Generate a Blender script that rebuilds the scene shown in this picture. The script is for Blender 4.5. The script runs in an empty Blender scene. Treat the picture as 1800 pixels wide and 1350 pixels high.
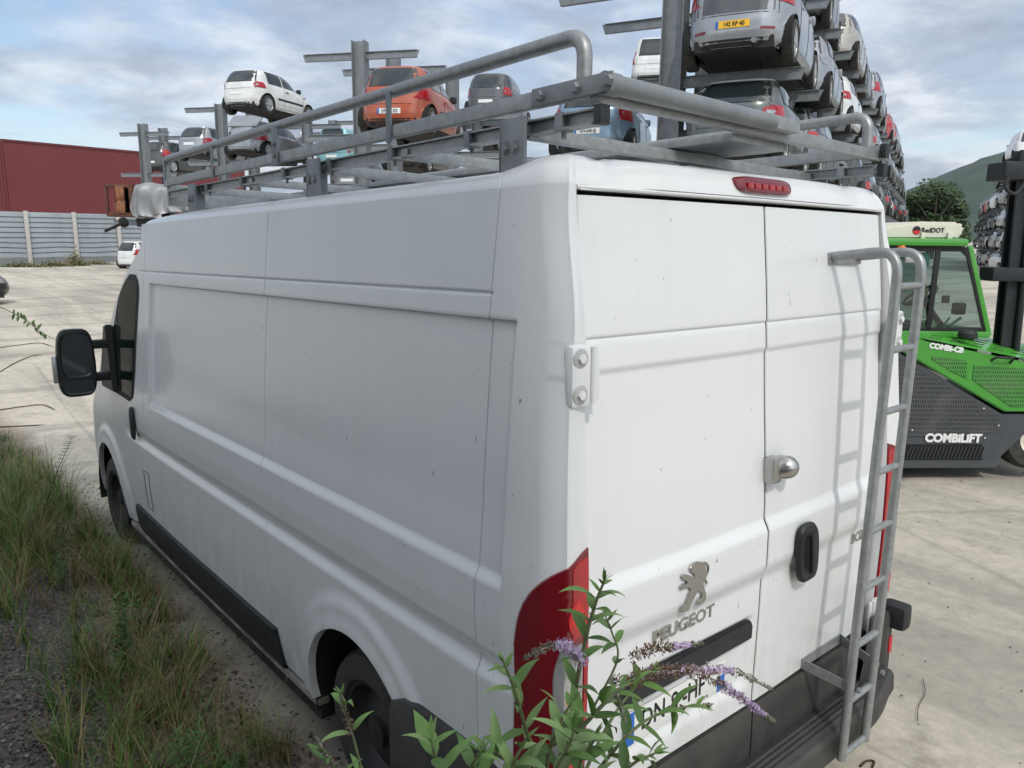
import bpy, bmesh, math, random
import numpy as np
from mathutils import Vector, Matrix, Euler
random.seed(7); rng = np.random.default_rng(7)
S = bpy.context.scene
COL = S.collection
R = math.radians

# ------------------------------------------------------------------ camera
CAM = Vector((-2.3152, -1.3432, 2.2700))
C_RT = Vector((0.76383, -0.64531, 0.01129)); C_UP = Vector((0.11468, 0.15291, 0.98156)); C_FW = Vector((0.63514, 0.74846, -0.19080))
# the van stands on a slightly sloping verge: its frame is turned a little from the vertical
VAN = Matrix(((0.99997832, -0.00008324, 0.00658414), (-0.00008324, 0.99968042, 0.02527963), (-0.00658414, -0.0252796, 0.99965874))).to_4x4()
cam = bpy.data.cameras.new('camera'); camo = bpy.data.objects.new('camera', cam); COL.objects.link(camo)
camo.matrix_world = Matrix((( C_RT.x, C_UP.x, -C_FW.x, CAM.x), (C_RT.y, C_UP.y, -C_FW.y, CAM.y), (C_RT.z, C_UP.z, -C_FW.z, CAM.z), (0, 0, 0, 1)))
cam.sensor_width = 36.0; cam.lens = 36.0 * 1352 / 1800; cam.clip_start = 0.05; cam.clip_end = 6000
S.camera = camo
S.render.resolution_x, S.render.resolution_y = 1024, 768
FPX = 1352.0
def at(px, py, depth):
    "world point seen at photo pixel (px, py) at that distance along the lens axis"
    return CAM + depth * (C_FW + C_RT * ((px - 900) / FPX) - C_UP * ((py - 675) / FPX))
CAMV = VAN.inverted() @ CAM
def atv(px, py, axis, val):
    "the same ray met with a plane x/y/z = val of the van's own frame"
    d = VAN.to_3x3().inverted() @ (C_FW + C_RT * ((px - 900) / FPX) - C_UP * ((py - 675) / FPX))
    return CAMV + d * ((val - CAMV[axis]) / d[axis])

# ------------------------------------------------------------------ sun, sky, exposure
SUN_AZ, SUN_EL = R(207), R(48)
TO_SUN = Vector((math.sin(SUN_AZ) * math.cos(SUN_EL), math.cos(SUN_AZ) * math.cos(SUN_EL), math.sin(SUN_EL)))
sun_el = math.asin(TO_SUN.z); sun_az = math.atan2(TO_SUN.x, TO_SUN.y)
sun = bpy.data.lights.new('sun', 'SUN'); suno = bpy.data.objects.new('sun', sun); COL.objects.link(suno)
suno.rotation_euler = TO_SUN.to_track_quat('Z', 'Y').to_euler()
sun.energy = 1.75; sun.angle = R(1.5); sun.color = (1.0, 0.955, 0.88)
W = bpy.data.worlds.new('World'); S.world = W; W.use_nodes = True
def build_world():
    nt = W.node_tree; N = nt.nodes; L = nt.links; N.clear()
    out = N.new('ShaderNodeOutputWorld'); bg = N.new('ShaderNodeBackground'); bg.inputs[1].default_value = 0.14
    sky = N.new('ShaderNodeTexSky'); sky.sky_type = 'NISHITA'; sky.sun_disc = False
    sky.sun_elevation = sun_el; sky.sun_rotation = sun_az; sky.air_density = 1.0; sky.dust_density = 0.3; sky.ozone_density = 1.0
    tc = N.new('ShaderNodeTexCoord'); sep = N.new('ShaderNodeSeparateXYZ'); L.new(tc.outputs['Generated'], sep.inputs[0])
    add = N.new('ShaderNodeMath'); add.operation = 'ADD'; add.inputs[1].default_value = 0.16; L.new(sep.outputs['Z'], add.inputs[0])
    mx = N.new('ShaderNodeMath'); mx.operation = 'MAXIMUM'; mx.inputs[1].default_value = 0.05; L.new(add.outputs[0], mx.inputs[0])
    comb = N.new('ShaderNodeCombineXYZ')
    for i, k in enumerate('XY'):
        dv = N.new('ShaderNodeMath'); dv.operation = 'DIVIDE'; L.new(sep.outputs[k], dv.inputs[0]); L.new(mx.outputs[0], dv.inputs[1]); L.new(dv.outputs[0], comb.inputs[i])
    def noise(scale, detail, rough, dist, loc):
        mp = N.new('ShaderNodeMapping'); mp.inputs['Location'].default_value = loc; L.new(comb.outputs[0], mp.inputs[0])
        n = N.new('ShaderNodeTexNoise'); n.inputs['Scale'].default_value = scale; n.inputs['Detail'].default_value = detail
        n.inputs['Roughness'].default_value = rough; n.inputs['Distortion'].default_value = dist; L.new(mp.outputs[0], n.inputs[0]); return n
    def ramp(src, pts):
        r = N.new('ShaderNodeValToRGB'); e = r.color_ramp.elements
        while len(e) > 1: e.remove(e[0])
        e[0].position, e[0].color = pts[0][0], (*pts[0][1], 1)
        for p, c in pts[1:]:
            q = e.new(p); q.color = (*c, 1)
        L.new(src, r.inputs[0]); return r
    n1 = noise(0.95, 9, 0.60, 0.3, (1.3, 4.1, 0.3)); n2 = noise(2.1, 8, 0.60, 0.25, (5.3, 2.2, 1.0))
    mask = ramp(n1.outputs['Fac'], [(0.37, (0.06, 0.06, 0.06)), (0.49, (0.70, 0.70, 0.70)), (0.61, (0.98, 0.98, 0.98))])
    tone = ramp(n2.outputs['Fac'], [(0.30, (2.1, 2.5, 3.3)), (0.46, (3.6, 4.0, 4.8)), (0.62, (6.3, 6.5, 6.9))])
    mix = N.new('ShaderNodeMix'); mix.data_type = 'RGBA'
    L.new(mask.outputs[0], mix.inputs[0]); L.new(sky.outputs[0], mix.inputs[6]); L.new(tone.outputs[0], mix.inputs[7])
    # the cloud deck is brighter round the sun
    dot = N.new('ShaderNodeVectorMath'); dot.operation = 'DOT_PRODUCT'; L.new(tc.outputs['Generated'], dot.inputs[0]); dot.inputs[1].default_value = TO_SUN
    gl = N.new('ShaderNodeMapRange'); gl.interpolation_type = 'SMOOTHSTEP'; gl.inputs['From Min'].default_value = 0.0; gl.inputs['From Max'].default_value = 1.0; gl.inputs['To Min'].default_value = 1.0; gl.inputs['To Max'].default_value = 2.4; L.new(dot.outputs['Value'], gl.inputs['Value'])
    br = N.new('ShaderNodeVectorMath'); br.operation = 'SCALE'; L.new(mix.outputs[2], br.inputs[0]); L.new(gl.outputs[0], br.inputs['Scale'])
    tn = N.new('ShaderNodeMix'); tn.data_type = 'RGBA'; tn.blend_type = 'MULTIPLY'; tn.inputs[7].default_value = (1.05, 0.99, 0.87, 1); gw = N.new('ShaderNodeMapRange'); gw.inputs['From Min'].default_value = -0.3; gw.inputs['From Max'].default_value = 0.6; L.new(dot.outputs['Value'], gw.inputs['Value']); L.new(gw.outputs[0], tn.inputs[0]); L.new(br.outputs[0], tn.inputs[6])
    L.new(tn.outputs[2], bg.inputs[0]); L.new(bg.outputs[0], out.inputs[0])
build_world()
S.view_settings.view_transform = 'Standard'; S.view_settings.look = 'None'
S.view_settings.exposure = 0.10; S.view_settings.gamma = 1.0; S.view_settings.use_curve_mapping = False
S.render.engine = 'CYCLES'
S.cycles.max_bounces = 6; S.cycles.diffuse_bounces = 3; S.cycles.glossy_bounces = 3; S.cycles.transmission_bounces = 4; S.cycles.transparent_max_bounces = 8
S.cycles.caustics_reflective = False; S.cycles.caustics_refractive = False

# ------------------------------------------------------------------ helpers
def mat(name, col, rough=0.5, metal=0.0, coat=0.0, var=0.0, vscale=6.0, bump=0.0, bscale=60.0, col2=None, trans=0.0, ior=1.45, spec=0.5, alpha=1.0, emit=0.0, mask=(0.4, 0.65), streak=None, alt=None):
    m = bpy.data.materials.new(name); m.use_nodes = True; nt = m.node_tree; N = nt.nodes; L = nt.links
    b = N['Principled BSDF']; b.inputs['Base Color'].default_value = (*col, 1); b.inputs['Roughness'].default_value = rough
    b.inputs['Metallic'].default_value = metal; b.inputs['Coat Weight'].default_value = coat; b.inputs['Coat Roughness'].default_value = 0.06
    b.inputs['Specular IOR Level'].default_value = spec; b.inputs['IOR'].default_value = ior; b.inputs['Transmission Weight'].default_value = trans; b.inputs['Alpha'].default_value = alpha
    if emit: b.inputs['Emission Color'].default_value = (*col, 1); b.inputs['Emission Strength'].default_value = emit
    tc = N.new('ShaderNodeTexCoord')
    if var or col2:
        n = N.new('ShaderNodeTexNoise'); n.inputs['Scale'].default_value = vscale; n.inputs['Detail'].default_value = 8; n.inputs['Roughness'].default_value = 0.65
        src = tc.outputs['Object']
        if streak:
            mp = N.new('ShaderNodeMapping'); mp.inputs['Scale'].default_value = streak; L.new(src, mp.inputs[0]); src = mp.outputs[0]
        L.new(src, n.inputs[0])
        r = N.new('ShaderNodeValToRGB'); c2 = col2 or tuple(c * (1 - var) for c in col)
        r.color_ramp.elements[0].position = mask[0]; r.color_ramp.elements[0].color = (*c2, 1)
        r.color_ramp.elements[1].position = mask[1]; r.color_ramp.elements[1].color = (*col, 1)
        L.new(n.outputs['Fac'], r.inputs[0]); L.new(r.outputs[0], b.inputs['Base Color'])
        if not col2:
            rr = N.new('ShaderNodeMapRange'); rr.inputs['To Min'].default_value = min(1, rough + 0.15); rr.inputs['To Max'].default_value = max(0.02, rough - 0.05)
            L.new(n.outputs['Fac'], rr.inputs[0]); L.new(rr.outputs[0], b.inputs['Roughness'])
    if bump:
        n = N.new('ShaderNodeTexNoise'); n.inputs['Scale'].default_value = bscale; n.inputs['Detail'].default_value = 5; L.new(tc.outputs['Object'], n.inputs[0])
        bp = N.new('ShaderNodeBump'); bp.inputs['Strength'].default_value = bump; bp.inputs['Distance'].default_value = 0.02; L.new(n.outputs['Fac'], bp.inputs['Height']); L.new(bp.outputs[0], b.inputs['Normal'])
    return m
def tag(o, label=None, cat=None, group=None, kind=None):
    if label: o['label'] = label
    if cat: o['category'] = cat
    if group: o['group'] = group
    if kind: o['kind'] = kind
    return o
def empty(name, loc=(0, 0, 0), rz=0.0, mtx=None, parent=None):
    o = bpy.data.objects.new(name, None); COL.objects.link(o); o.empty_display_size = 0.2
    if mtx is not None: o.matrix_world = mtx
    else: o.location = loc; o.rotation_euler = (0, 0, rz)
    if parent: o.parent = parent
    return o
def link(name, me, m=None, parent=None, smooth=None):
    o = bpy.data.objects.new(name, me); COL.objects.link(o)
    if m is not None:
        for k in (m if isinstance(m, (list, tuple)) else [m]): me.materials.append(k)
    if parent: o.parent = parent
    return o
def autosmooth(me, deg=35):
    me.shade_smooth() if hasattr(me, 'shade_smooth') else None
    me.set_sharp_from_angle(angle=R(deg))
def mesh(name, verts, faces, m=None, parent=None, smooth=35, fmats=None):
    me = bpy.data.meshes.new(name); me.from_pydata([tuple(v) for v in verts], [], [tuple(f) for f in faces]); me.validate(); me.update()
    o = link(name, me, m, parent)
    if fmats is not None:
        for p, k in zip(me.polygons, fmats): p.material_index = int(k)
    if smooth: autosmooth(me, smooth)
    return o
class MB:
    "collects shapes; build() links them as one mesh object"
    def __init__(s): s.v = []; s.f = []; s.k = []; s.cur = 0
    def add(s, vs, fs):
        n = len(s.v); s.v += [tuple(v) for v in vs]; s.f += [tuple(i + n for i in f) for f in fs]; s.k += [s.cur] * len(fs); return s
    def box(s, lo, hi, M=None, bev=0.0):
        bm = bmesh.new(); bmesh.ops.create_cube(bm, size=1)
        sc = [hi[i] - lo[i] for i in range(3)]; c = [(hi[i] + lo[i]) / 2 for i in range(3)]
        for v in bm.verts: v.co = Vector((v.co.x * sc[0] + c[0], v.co.y * sc[1] + c[1], v.co.z * sc[2] + c[2]))
        if bev: bmesh.ops.bevel(bm, geom=bm.edges[:], offset=min(bev, min(abs(q) for q in sc) * 0.45), segments=2, affect='EDGES', profile=0.6)
        s.bm(bm, M); return s
    def bm(s, bm, M=None):
        bm.verts.index_update(); vs = [(M @ v.co if M else v.co.copy()) for v in bm.verts]
        s.add(vs, [[v.index for v in f.verts] for f in bm.faces]); bm.free()
    def tube(s, pts, r, n=10, cap=True, flat=None):
        pts = [Vector(p) for p in pts]; rs = r if isinstance(r, (list, tuple)) else [r] * len(pts); vs = []; fs = []; prev = None
        for i, p in enumerate(pts):
            t = (pts[min(i + 1, len(pts) - 1)] - pts[max(i - 1, 0)]).normalized()
            if prev is None: a = t.orthogonal().normalized()
            else: a = (prev - t * prev.dot(t)); a = a.normalized() if a.length > 1e-6 else t.orthogonal().normalized()
            b = t.cross(a); prev = a
            for k in range(n):
                q = 2 * math.pi * k / n; vs.append(p + (a * math.cos(q) + b * math.sin(q)) * rs[i])
        for i in range(len(pts) - 1):
            for k in range(n): fs.append((i * n + k, i * n + (k + 1) % n, (i + 1) * n + (k + 1) % n, (i + 1) * n + k))
        if cap: fs.append(tuple(range(n - 1, -1, -1))); fs.append(tuple((len(pts) - 1) * n + k for k in range(n)))
        return s.add(vs, fs)
    def beam(s, a, b, w, h, up=(0, 0, 1), bev=0.004):
        "rectangular bar from a to b, w across, h along up"
        a = Vector(a); b = Vector(b); t = (b - a); ln = t.length; t.normalize(); sd = t.cross(Vector(up)).normalized(); u = sd.cross(t)
        M = Matrix(((sd.x, t.x, u.x, a.x), (sd.y, t.y, u.y, a.y), (sd.z, t.z, u.z, a.z), (0, 0, 0, 1)))
        return s.box((-w / 2, 0, -h / 2), (w / 2, ln, h / 2), M, bev)
    def channel(s, a, b, w, h, th=0.008, up=(0, 0, 1)):
        "I or U section"
        a = Vector(a); b = Vector(b); t = (b - a).normalized(); sd = t.cross(Vector(up)).normalized(); u = sd.cross(t)
        s.beam(a + u * (h / 2 - th / 2), b + u * (h / 2 - th / 2), w, th, up, 0); s.beam(a - u * (h / 2 - th / 2), b - u * (h / 2 - th / 2), w, th, up, 0)
        s.beam(a, b, th, h - 2 * th - 0.001, up, 0); return s
    def prism(s, poly, M, depth, bev=0.0):
        "poly in local xy extruded along local z by depth"
        bm = bmesh.new(); vs = [bm.verts.new((p[0], p[1], 0)) for p in poly]; f = bm.faces.new(vs); bm.normal_update()
        r = bmesh.ops.extrude_face_region(bm, geom=[f]); nv = [e for e in r['geom'] if isinstance(e, bmesh.types.BMVert)]
        bmesh.ops.translate(bm, verts=nv, vec=(0, 0, depth)); bmesh.ops.recalc_face_normals(bm, faces=bm.faces[:])
        if bev: bmesh.ops.bevel(bm, geom=bm.edges[:], offset=bev, segments=2, affect='EDGES')
        s.bm(bm, M); return s
    def lathe(s, prof, M=None, n=24):
        "prof = (radius, height) pairs turned about local z"
        vs = []; fs = []
        for (r, z) in prof:
            for k in range(n):
                q = 2 * math.pi * k / n; v = Vector((r * math.cos(q), r * math.sin(q), z)); vs.append(M @ v if M else v)
        for i in range(len(prof) - 1):
            for k in range(n): fs.append((i * n + k, i * n + (k + 1) % n, (i + 1) * n + (k + 1) % n, (i + 1) * n + k))
        return s.add(vs, fs)
    def grid(s, P, closed=False):
        "P[i][j] points"
        ni = len(P); nj = len(P[0]); vs = [p for r in P for p in r]; fs = []
        for i in range(ni - 1):
            for j in range(nj - 1 + (1 if closed else 0)): fs.append((i * nj + j, i * nj + (j + 1) % nj, (i + 1) * nj + (j + 1) % nj, (i + 1) * nj + j))
        return s.add(vs, fs)
    def build(s, name, m, parent=None, smooth=35):
        return mesh(name, s.v, s.f, m, parent, smooth, s.k if isinstance(m, (list, tuple)) else None)
def frame(o, x, y, z=None):
    x = Vector(x).normalized(); y = Vector(y); y = (y - x * y.dot(x)).normalized(); z = x.cross(y); o = Vector(o)
    return Matrix(((x.x, y.x, z.x, o.x), (x.y, y.y, z.y, o.y), (x.z, y.z, z.z, o.z), (0, 0, 0, 1)))
def bez(pts, n=8):
    "smooth curve through the points"
    P = [Vector(p) for p in pts]; P = [2 * P[0] - P[1]] + P + [2 * P[-1] - P[-2]]; out = []
    for i in range(1, len(P) - 2):
        for k in range(n):
            t = k / n; a, b, c, d = P[i - 1:i + 3]
            out.append(0.5 * ((2 * b) + (c - a) * t + (2 * a - 5 * b + 4 * c - d) * t * t + (3 * b - a - 3 * c + d) * t ** 3))
    return out + [P[-2]]
def fillet(pts, r, n=6):
    "polyline with its corners rounded"
    P = [Vector(p) for p in pts]; out = [P[0]]
    for i in range(1, len(P) - 1):
        a = (P[i - 1] - P[i]); b = (P[i + 1] - P[i]); rr = min(r, a.length * 0.49, b.length * 0.49); a.normalize(); b.normalize()
        p0 = P[i] + a * rr; p1 = P[i] + b * rr
        for k in range(n + 1):
            t = k / n; out.append(p0 * (1 - t) ** 2 + P[i] * 2 * t * (1 - t) + p1 * t * t)
    return out + [P[-1]]
def text(body, M, size, m, parent, name='lettering', extr=0.0015, bold=0.0, xs=1.0, align='CENTER'):
    cu = bpy.data.curves.new(name, 'FONT'); cu.body = body; cu.size = size; cu.extrude = extr; cu.align_x = align; cu.align_y = 'CENTER'; cu.offset = bold; cu.resolution_u = 3
    o = bpy.data.objects.new(name, cu); dg = bpy.context.evaluated_depsgraph_get()
    me = bpy.data.meshes.new_from_object(o); bpy.data.objects.remove(o); bpy.data.curves.remove(cu)
    me.transform(Matrix.Diagonal((xs, 1, 1, 1))); me.transform(M); me.name = name
    me.materials.clear()
    return link(name, me, m, parent)
def sstep(a, b, x):
    t = np.clip((x - a) / (b - a), 0, 1); return t * t * (3 - 2 * t)
def lerp(a, b, t): return a + (b - a) * t

MT = {}
def van_paint():
    m = mat('white_paint', (0.74, 0.75, 0.755), 0.34, coat=0.30); nt = m.node_tree; N = nt.nodes; L = nt.links; b = N['Principled BSDF']; tc = N.new('ShaderNodeTexCoord')
    def layer(scale, size, det, lo, hi, amt, colr, prev, extra=None):
        mp = N.new('ShaderNodeMapping'); mp.inputs['Scale'].default_value = scale; L.new(tc.outputs['Object'], mp.inputs[0]); n = N.new('ShaderNodeTexNoise'); n.inputs['Scale'].default_value = size; n.inputs['Detail'].default_value = det; n.inputs['Roughness'].default_value = .65; L.new(mp.outputs[0], n.inputs[0])
        r = N.new('ShaderNodeMapRange'); r.inputs['From Min'].default_value = lo; r.inputs['From Max'].default_value = hi; r.inputs['To Max'].default_value = amt; L.new(n.outputs['Fac'], r.inputs['Value']); f = r.outputs[0]
        if extra is not None: q = N.new('ShaderNodeMath'); q.operation = 'MULTIPLY'; L.new(f, q.inputs[0]); L.new(extra, q.inputs[1]); f = q.outputs[0]
        mx = N.new('ShaderNodeMix'); mx.data_type = 'RGBA'; L.new(f, mx.inputs[0]); L.new(prev, mx.inputs[6]); mx.inputs[7].default_value = (*colr, 1); return mx.outputs[2], f
    c0 = N.new('ShaderNodeRGB'); c0.outputs[0].default_value = (.70, .712, .72, 1)
    c, f1 = layer((1, 1, .16), 7, 6, .52, .80, .13, (.50, .485, .45), c0.outputs[0])             # rain streaks
    c, f2 = layer((1, 1, 1), 1.6, 7, .52, .80, .16, (.58, .565, .53), c)                            # film of dust
    sep = N.new('ShaderNodeSeparateXYZ'); L.new(tc.outputs['Object'], sep.inputs[0]); gr = N.new('ShaderNodeMapRange'); gr.inputs['From Min'].default_value = 1.05; gr.inputs['From Max'].default_value = .40; L.new(sep.outputs['Z'], gr.inputs['Value'])
    c, f3 = layer((1, 1, .5), 9, 8, .36, .74, .50, (.33, .305, .265), c, gr.outputs[0])              # road grime low down
    c, f4 = layer((1, 1, .45), 42, 2, .735, .76, .7, (.16, .15, .14), c)                            # chips and scuffs
    c, f5 = layer((1, 1, .25), 17, 3, .74, .77, .45, (.30, .29, .28), c)
    L.new(c, b.inputs['Base Color'])
    rr = N.new('ShaderNodeMath'); rr.operation = 'MULTIPLY_ADD'; rr.inputs[1].default_value = .6; rr.inputs[2].default_value = .30; L.new(f2, rr.inputs[0]); L.new(rr.outputs[0], b.inputs['Roughness'])
    n = N.new('ShaderNodeTexNoise'); n.inputs['Scale'].default_value = 3.5; n.inputs['Detail'].default_value = 1; L.new(tc.outputs['Object'], n.inputs[0]); bp = N.new('ShaderNodeBump'); bp.inputs['Strength'].default_value = .10; bp.inputs['Distance'].default_value = .02; L.new(n.outputs['Fac'], bp.inputs['Height']); L.new(bp.outputs[0], b.inputs['Normal'])
    return m
MT['white'] = van_paint()
MT['galv'] = mat('galvanised_steel', (0.36, 0.375, 0.38), 0.42, metal=0.55, var=0.28, vscale=28, mask=(0.35, 0.7))
MT['galvd'] = mat('galvanised_steel_dull', (0.25, 0.27, 0.285), 0.5, metal=0.35, var=0.2, vscale=9)
MT['black'] = mat('black_plastic', (0.022, 0.024, 0.027), 0.45, var=0.3, vscale=12, bump=0.05, bscale=300)
MT['blackd'] = mat('dusty_black_plastic', (0.022, 0.023, 0.025), 0.6, col2=(0.070, 0.065, 0.058), vscale=5, bump=0.08, bscale=150, mask=(0.28, 0.72))
MT['seal'] = mat('rubber_seal', (0.012, 0.012, 0.013), 0.7)
MT['rubber'] = mat('tyre_rubber', (0.022, 0.022, 0.022), 0.75, col2=(0.05, 0.046, 0.042), vscale=14, bump=0.15, bscale=90)
MT['steel'] = mat('wheel_steel', (0.14, 0.14, 0.145), 0.45, metal=0.6, var=0.3)
MT['alloy'] = mat('alloy_silver', (0.5, 0.51, 0.52), 0.35, metal=0.6, var=0.15)
MT['chrome'] = mat('satin_chrome', (0.46, 0.455, 0.44), 0.25, metal=1.0)
MT['glass'] = mat('dark_glass', (0.016, 0.022, 0.022), 0.06, coat=0.5, spec=0.6)
MT['red'] = mat('red_lens', (0.46, 0.008, 0.016), 0.12, coat=0.6, var=0.35, vscale=8)
MT['vglass'] = mat('van_side_glass', (0.014, 0.032, 0.025), 0.10, ior=1.06, col2=(.008, .012, .011), vscale=1.6)
MT['redd'] = mat('deep_red_lens', (0.16, 0.003, 0.009), 0.12, coat=0.6)
MT['redb'] = mat('bright_red_lens', (0.72, 0.012, 0.018), 0.2, coat=0.5, var=0.5, vscale=18, bump=0.2, bscale=220)
MT['clear'] = mat('clear_lens', (0.50, 0.51, 0.51), 0.14, metal=0.45, coat=0.6, var=0.35, vscale=9)
MT['orange_lens'] = mat('amber_lens', (0.85, 0.19, 0.01), 0.2, coat=0.4)
MT['plate'] = mat('plate_white', (0.72, 0.73, 0.72), 0.35)
MT['platey'] = mat('plate_yellow', (0.82, 0.47, 0.03), 0.35)
MT['blue'] = mat('plate_blue', (0.02, 0.13, 0.48), 0.4)
MT['ink'] = mat('plate_ink', (0.012, 0.012, 0.014), 0.5)
MT['under'] = mat('dirty_underbody', (0.03, 0.03, 0.03), 0.8, col2=(0.012, 0.012, 0.012), vscale=5)
MT['well'] = mat('wheel_well', (0.012, 0.012, 0.012), 0.9)
# ------------------------------------------------------------------ ground: one sheet, level concrete yard, sloping a little under the van
ZG = 0.07
def ground_z(x, y):
    r = np.hypot(np.asarray(x) - .0, np.asarray(y) - 2.0)
    pl = -0.00659 * np.asarray(x) * -1 * -1 - 0.02529 * np.asarray(y)     # the van's own ground plane
    t = sstep(4.5, 13.0, r); return pl * (1 - t) + ZG * t
def build_ground():
    rr = np.concatenate([np.linspace(0, 6, 61), np.linspace(6.3, 16, 32), np.geomspace(17, 4000, 40)]); na = 96; V = [(0, 2.0, float(ground_z(0, 2.0)))]; F = []
    for r in rr[1:]:
        for k in range(na):
            a = 2 * math.pi * k / na; x = r * math.cos(a); y = 2.0 + r * math.sin(a); z = float(ground_z(x, y))
            if r < 12: z += .004 * math.sin(3.1 * x + 1.7 * y) + .003 * math.sin(7.3 * x - 5.1 * y)
            V.append((x, y, z))
    for k in range(na): F.append((0, 1 + k, 1 + (k + 1) % na))
    for i in range(len(rr) - 2):
        for k in range(na):
            a = 1 + i * na; b = a + na; F.append((a + k, b + k, b + (k + 1) % na, a + (k + 1) % na))
    m = bpy.data.materials.new('worn_concrete'); m.use_nodes = True; nt = m.node_tree; N = nt.nodes; L = nt.links; b = N['Principled BSDF']
    tc = N.new('ShaderNodeTexCoord')
    def noise(sc, det, ro, dist=0, sx=(1, 1, 1)):
        mp = N.new('ShaderNodeMapping'); mp.inputs['Scale'].default_value = sx; L.new(tc.outputs['Object'], mp.inputs[0])
        n = N.new('ShaderNodeTexNoise'); n.inputs['Scale'].default_value = sc; n.inputs['Detail'].default_value = det; n.inputs['Roughness'].default_value = ro; n.inputs['Distortion'].default_value = dist; L.new(mp.outputs[0], n.inputs[0]); return n.outputs['Fac']
    def ramp(src, pts):
        r = N.new('ShaderNodeValToRGB'); e = r.color_ramp.elements
        e[0].position, e[0].color = pts[0][0], (*pts[0][1], 1); e[1].position, e[1].color = pts[-1][0], (*pts[-1][1], 1)
        for p, c in pts[1:-1]: q = e.new(p); q.color = (*c, 1)
        L.new(src, r.inputs[0]); return r.outputs[0]
    def mixc(a, bcol, f, mode='MIX'):
        mx = N.new('ShaderNodeMix'); mx.data_type = 'RGBA'; mx.blend_type = mode
        if isinstance(f, float): mx.inputs[0].default_value = f
        else: L.new(f, mx.inputs[0])
        L.new(a, mx.inputs[6])
        if isinstance(bcol, tuple): mx.inputs[7].default_value = (*bcol, 1)
        else: L.new(bcol, mx.inputs[7])
        return mx.outputs[2]
    base = ramp(noise(.16, 8, .62, .6), [(.32, (.38, .345, .285)), (.52, (.56, .51, .425)), (.70, (.66, .605, .51))])
    fine = ramp(noise(9, 8, .75), [(.3, (.62, .62, .62)), (.60, (1.03, 1.03, 1.02))])
    c = mixc(base, fine, .75, 'MULTIPLY')
    tracks = ramp(noise(.55, 6, .6, 1.4, (1.6, .18, 1)), [(.44, (0, 0, 0)), (.60, (1, 1, 1))])
    c = mixc(c, (.19, .178, .160), mixc(tracks, (0, 0, 0), .60))
    # curved tyre scuffs
    w = N.new('ShaderNodeTexWave'); w.wave_type = 'RINGS'; w.inputs['Scale'].default_value = .12; w.inputs['Distortion'].default_value = 6; w.inputs['Detail'].default_value = 3; w.inputs['Detail Scale'].default_value = .6
    L.new(tc.outputs['Object'], w.inputs[0]); sc = ramp(w.outputs['Fac'], [(.93, (0, 0, 0)), (.985, (.55, .55, .55))]); c = mixc(c, (.15, .14, .13), mixc(sc, (0, 0, 0), .35))
    stains = ramp(noise(1.3, 6, .7), [(.60, (0, 0, 0)), (.72, (.8, .8, .8))]); c = mixc(c, (.16, .14, .12), mixc(stains, (0, 0, 0), .35))
    # fine cracks
    vo = N.new('ShaderNodeTexVoronoi'); vo.feature = 'DISTANCE_TO_EDGE'; vo.inputs['Scale'].default_value = .22; mp = N.new('ShaderNodeMapping'); L.new(tc.outputs['Object'], mp.inputs[0])
    L.new(mp.outputs[0], vo.inputs[0]); cr = ramp(vo.outputs['Distance'], [(.0, (1, 1, 1)), (.006, (0, 0, 0))]); c = mixc(c, (.10, .095, .085), mixc(cr, (0, 0, 0), .7))
    # dark gravel verge on the camera's side of the van and pale grit next to it
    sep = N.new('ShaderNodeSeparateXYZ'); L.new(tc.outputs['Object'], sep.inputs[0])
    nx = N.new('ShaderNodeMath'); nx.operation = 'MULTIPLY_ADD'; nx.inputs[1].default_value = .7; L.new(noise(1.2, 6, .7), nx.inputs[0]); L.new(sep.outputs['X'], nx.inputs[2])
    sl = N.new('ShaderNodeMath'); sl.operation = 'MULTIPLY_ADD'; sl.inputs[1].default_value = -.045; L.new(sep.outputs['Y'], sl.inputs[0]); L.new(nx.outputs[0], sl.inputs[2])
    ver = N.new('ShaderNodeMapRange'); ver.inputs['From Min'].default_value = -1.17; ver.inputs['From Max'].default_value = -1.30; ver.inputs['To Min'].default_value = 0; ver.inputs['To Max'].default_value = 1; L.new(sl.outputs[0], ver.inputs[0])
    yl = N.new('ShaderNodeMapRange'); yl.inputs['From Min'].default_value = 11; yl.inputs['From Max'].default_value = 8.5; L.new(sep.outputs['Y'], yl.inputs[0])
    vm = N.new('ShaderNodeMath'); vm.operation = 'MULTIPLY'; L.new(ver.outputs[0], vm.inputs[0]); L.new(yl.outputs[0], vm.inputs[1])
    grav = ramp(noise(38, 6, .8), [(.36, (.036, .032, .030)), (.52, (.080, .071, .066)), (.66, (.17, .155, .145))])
    # brown earth and debris along the van's sill
    ed = N.new('ShaderNodeMapRange'); ed.inputs['From Min'].default_value = -.55; ed.inputs['From Max'].default_value = -.72; L.new(nx.outputs[0], ed.inputs[0]); em = N.new('ShaderNodeMath'); em.operation = 'MULTIPLY'; L.new(ed.outputs[0], em.inputs[0]); L.new(yl.outputs[0], em.inputs[1])
    soil = ramp(noise(22, 8, .8), [(.34, (.055, .040, .028)), (.50, (.19, .145, .10)), (.64, (.36, .30, .23))])
    c = mixc(c, soil, em.outputs[0])
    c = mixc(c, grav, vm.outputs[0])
    L.new(c, b.inputs['Base Color']); b.inputs['Roughness'].default_value = .9
    bp = N.new('ShaderNodeBump'); bp.inputs['Strength'].default_value = .35; bp.inputs['Distance'].default_value = .03; L.new(noise(14, 8, .75), bp.inputs['Height']); L.new(bp.outputs[0], b.inputs['Normal'])
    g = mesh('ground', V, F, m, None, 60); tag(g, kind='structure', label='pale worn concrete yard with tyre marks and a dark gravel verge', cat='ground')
build_ground()
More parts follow.
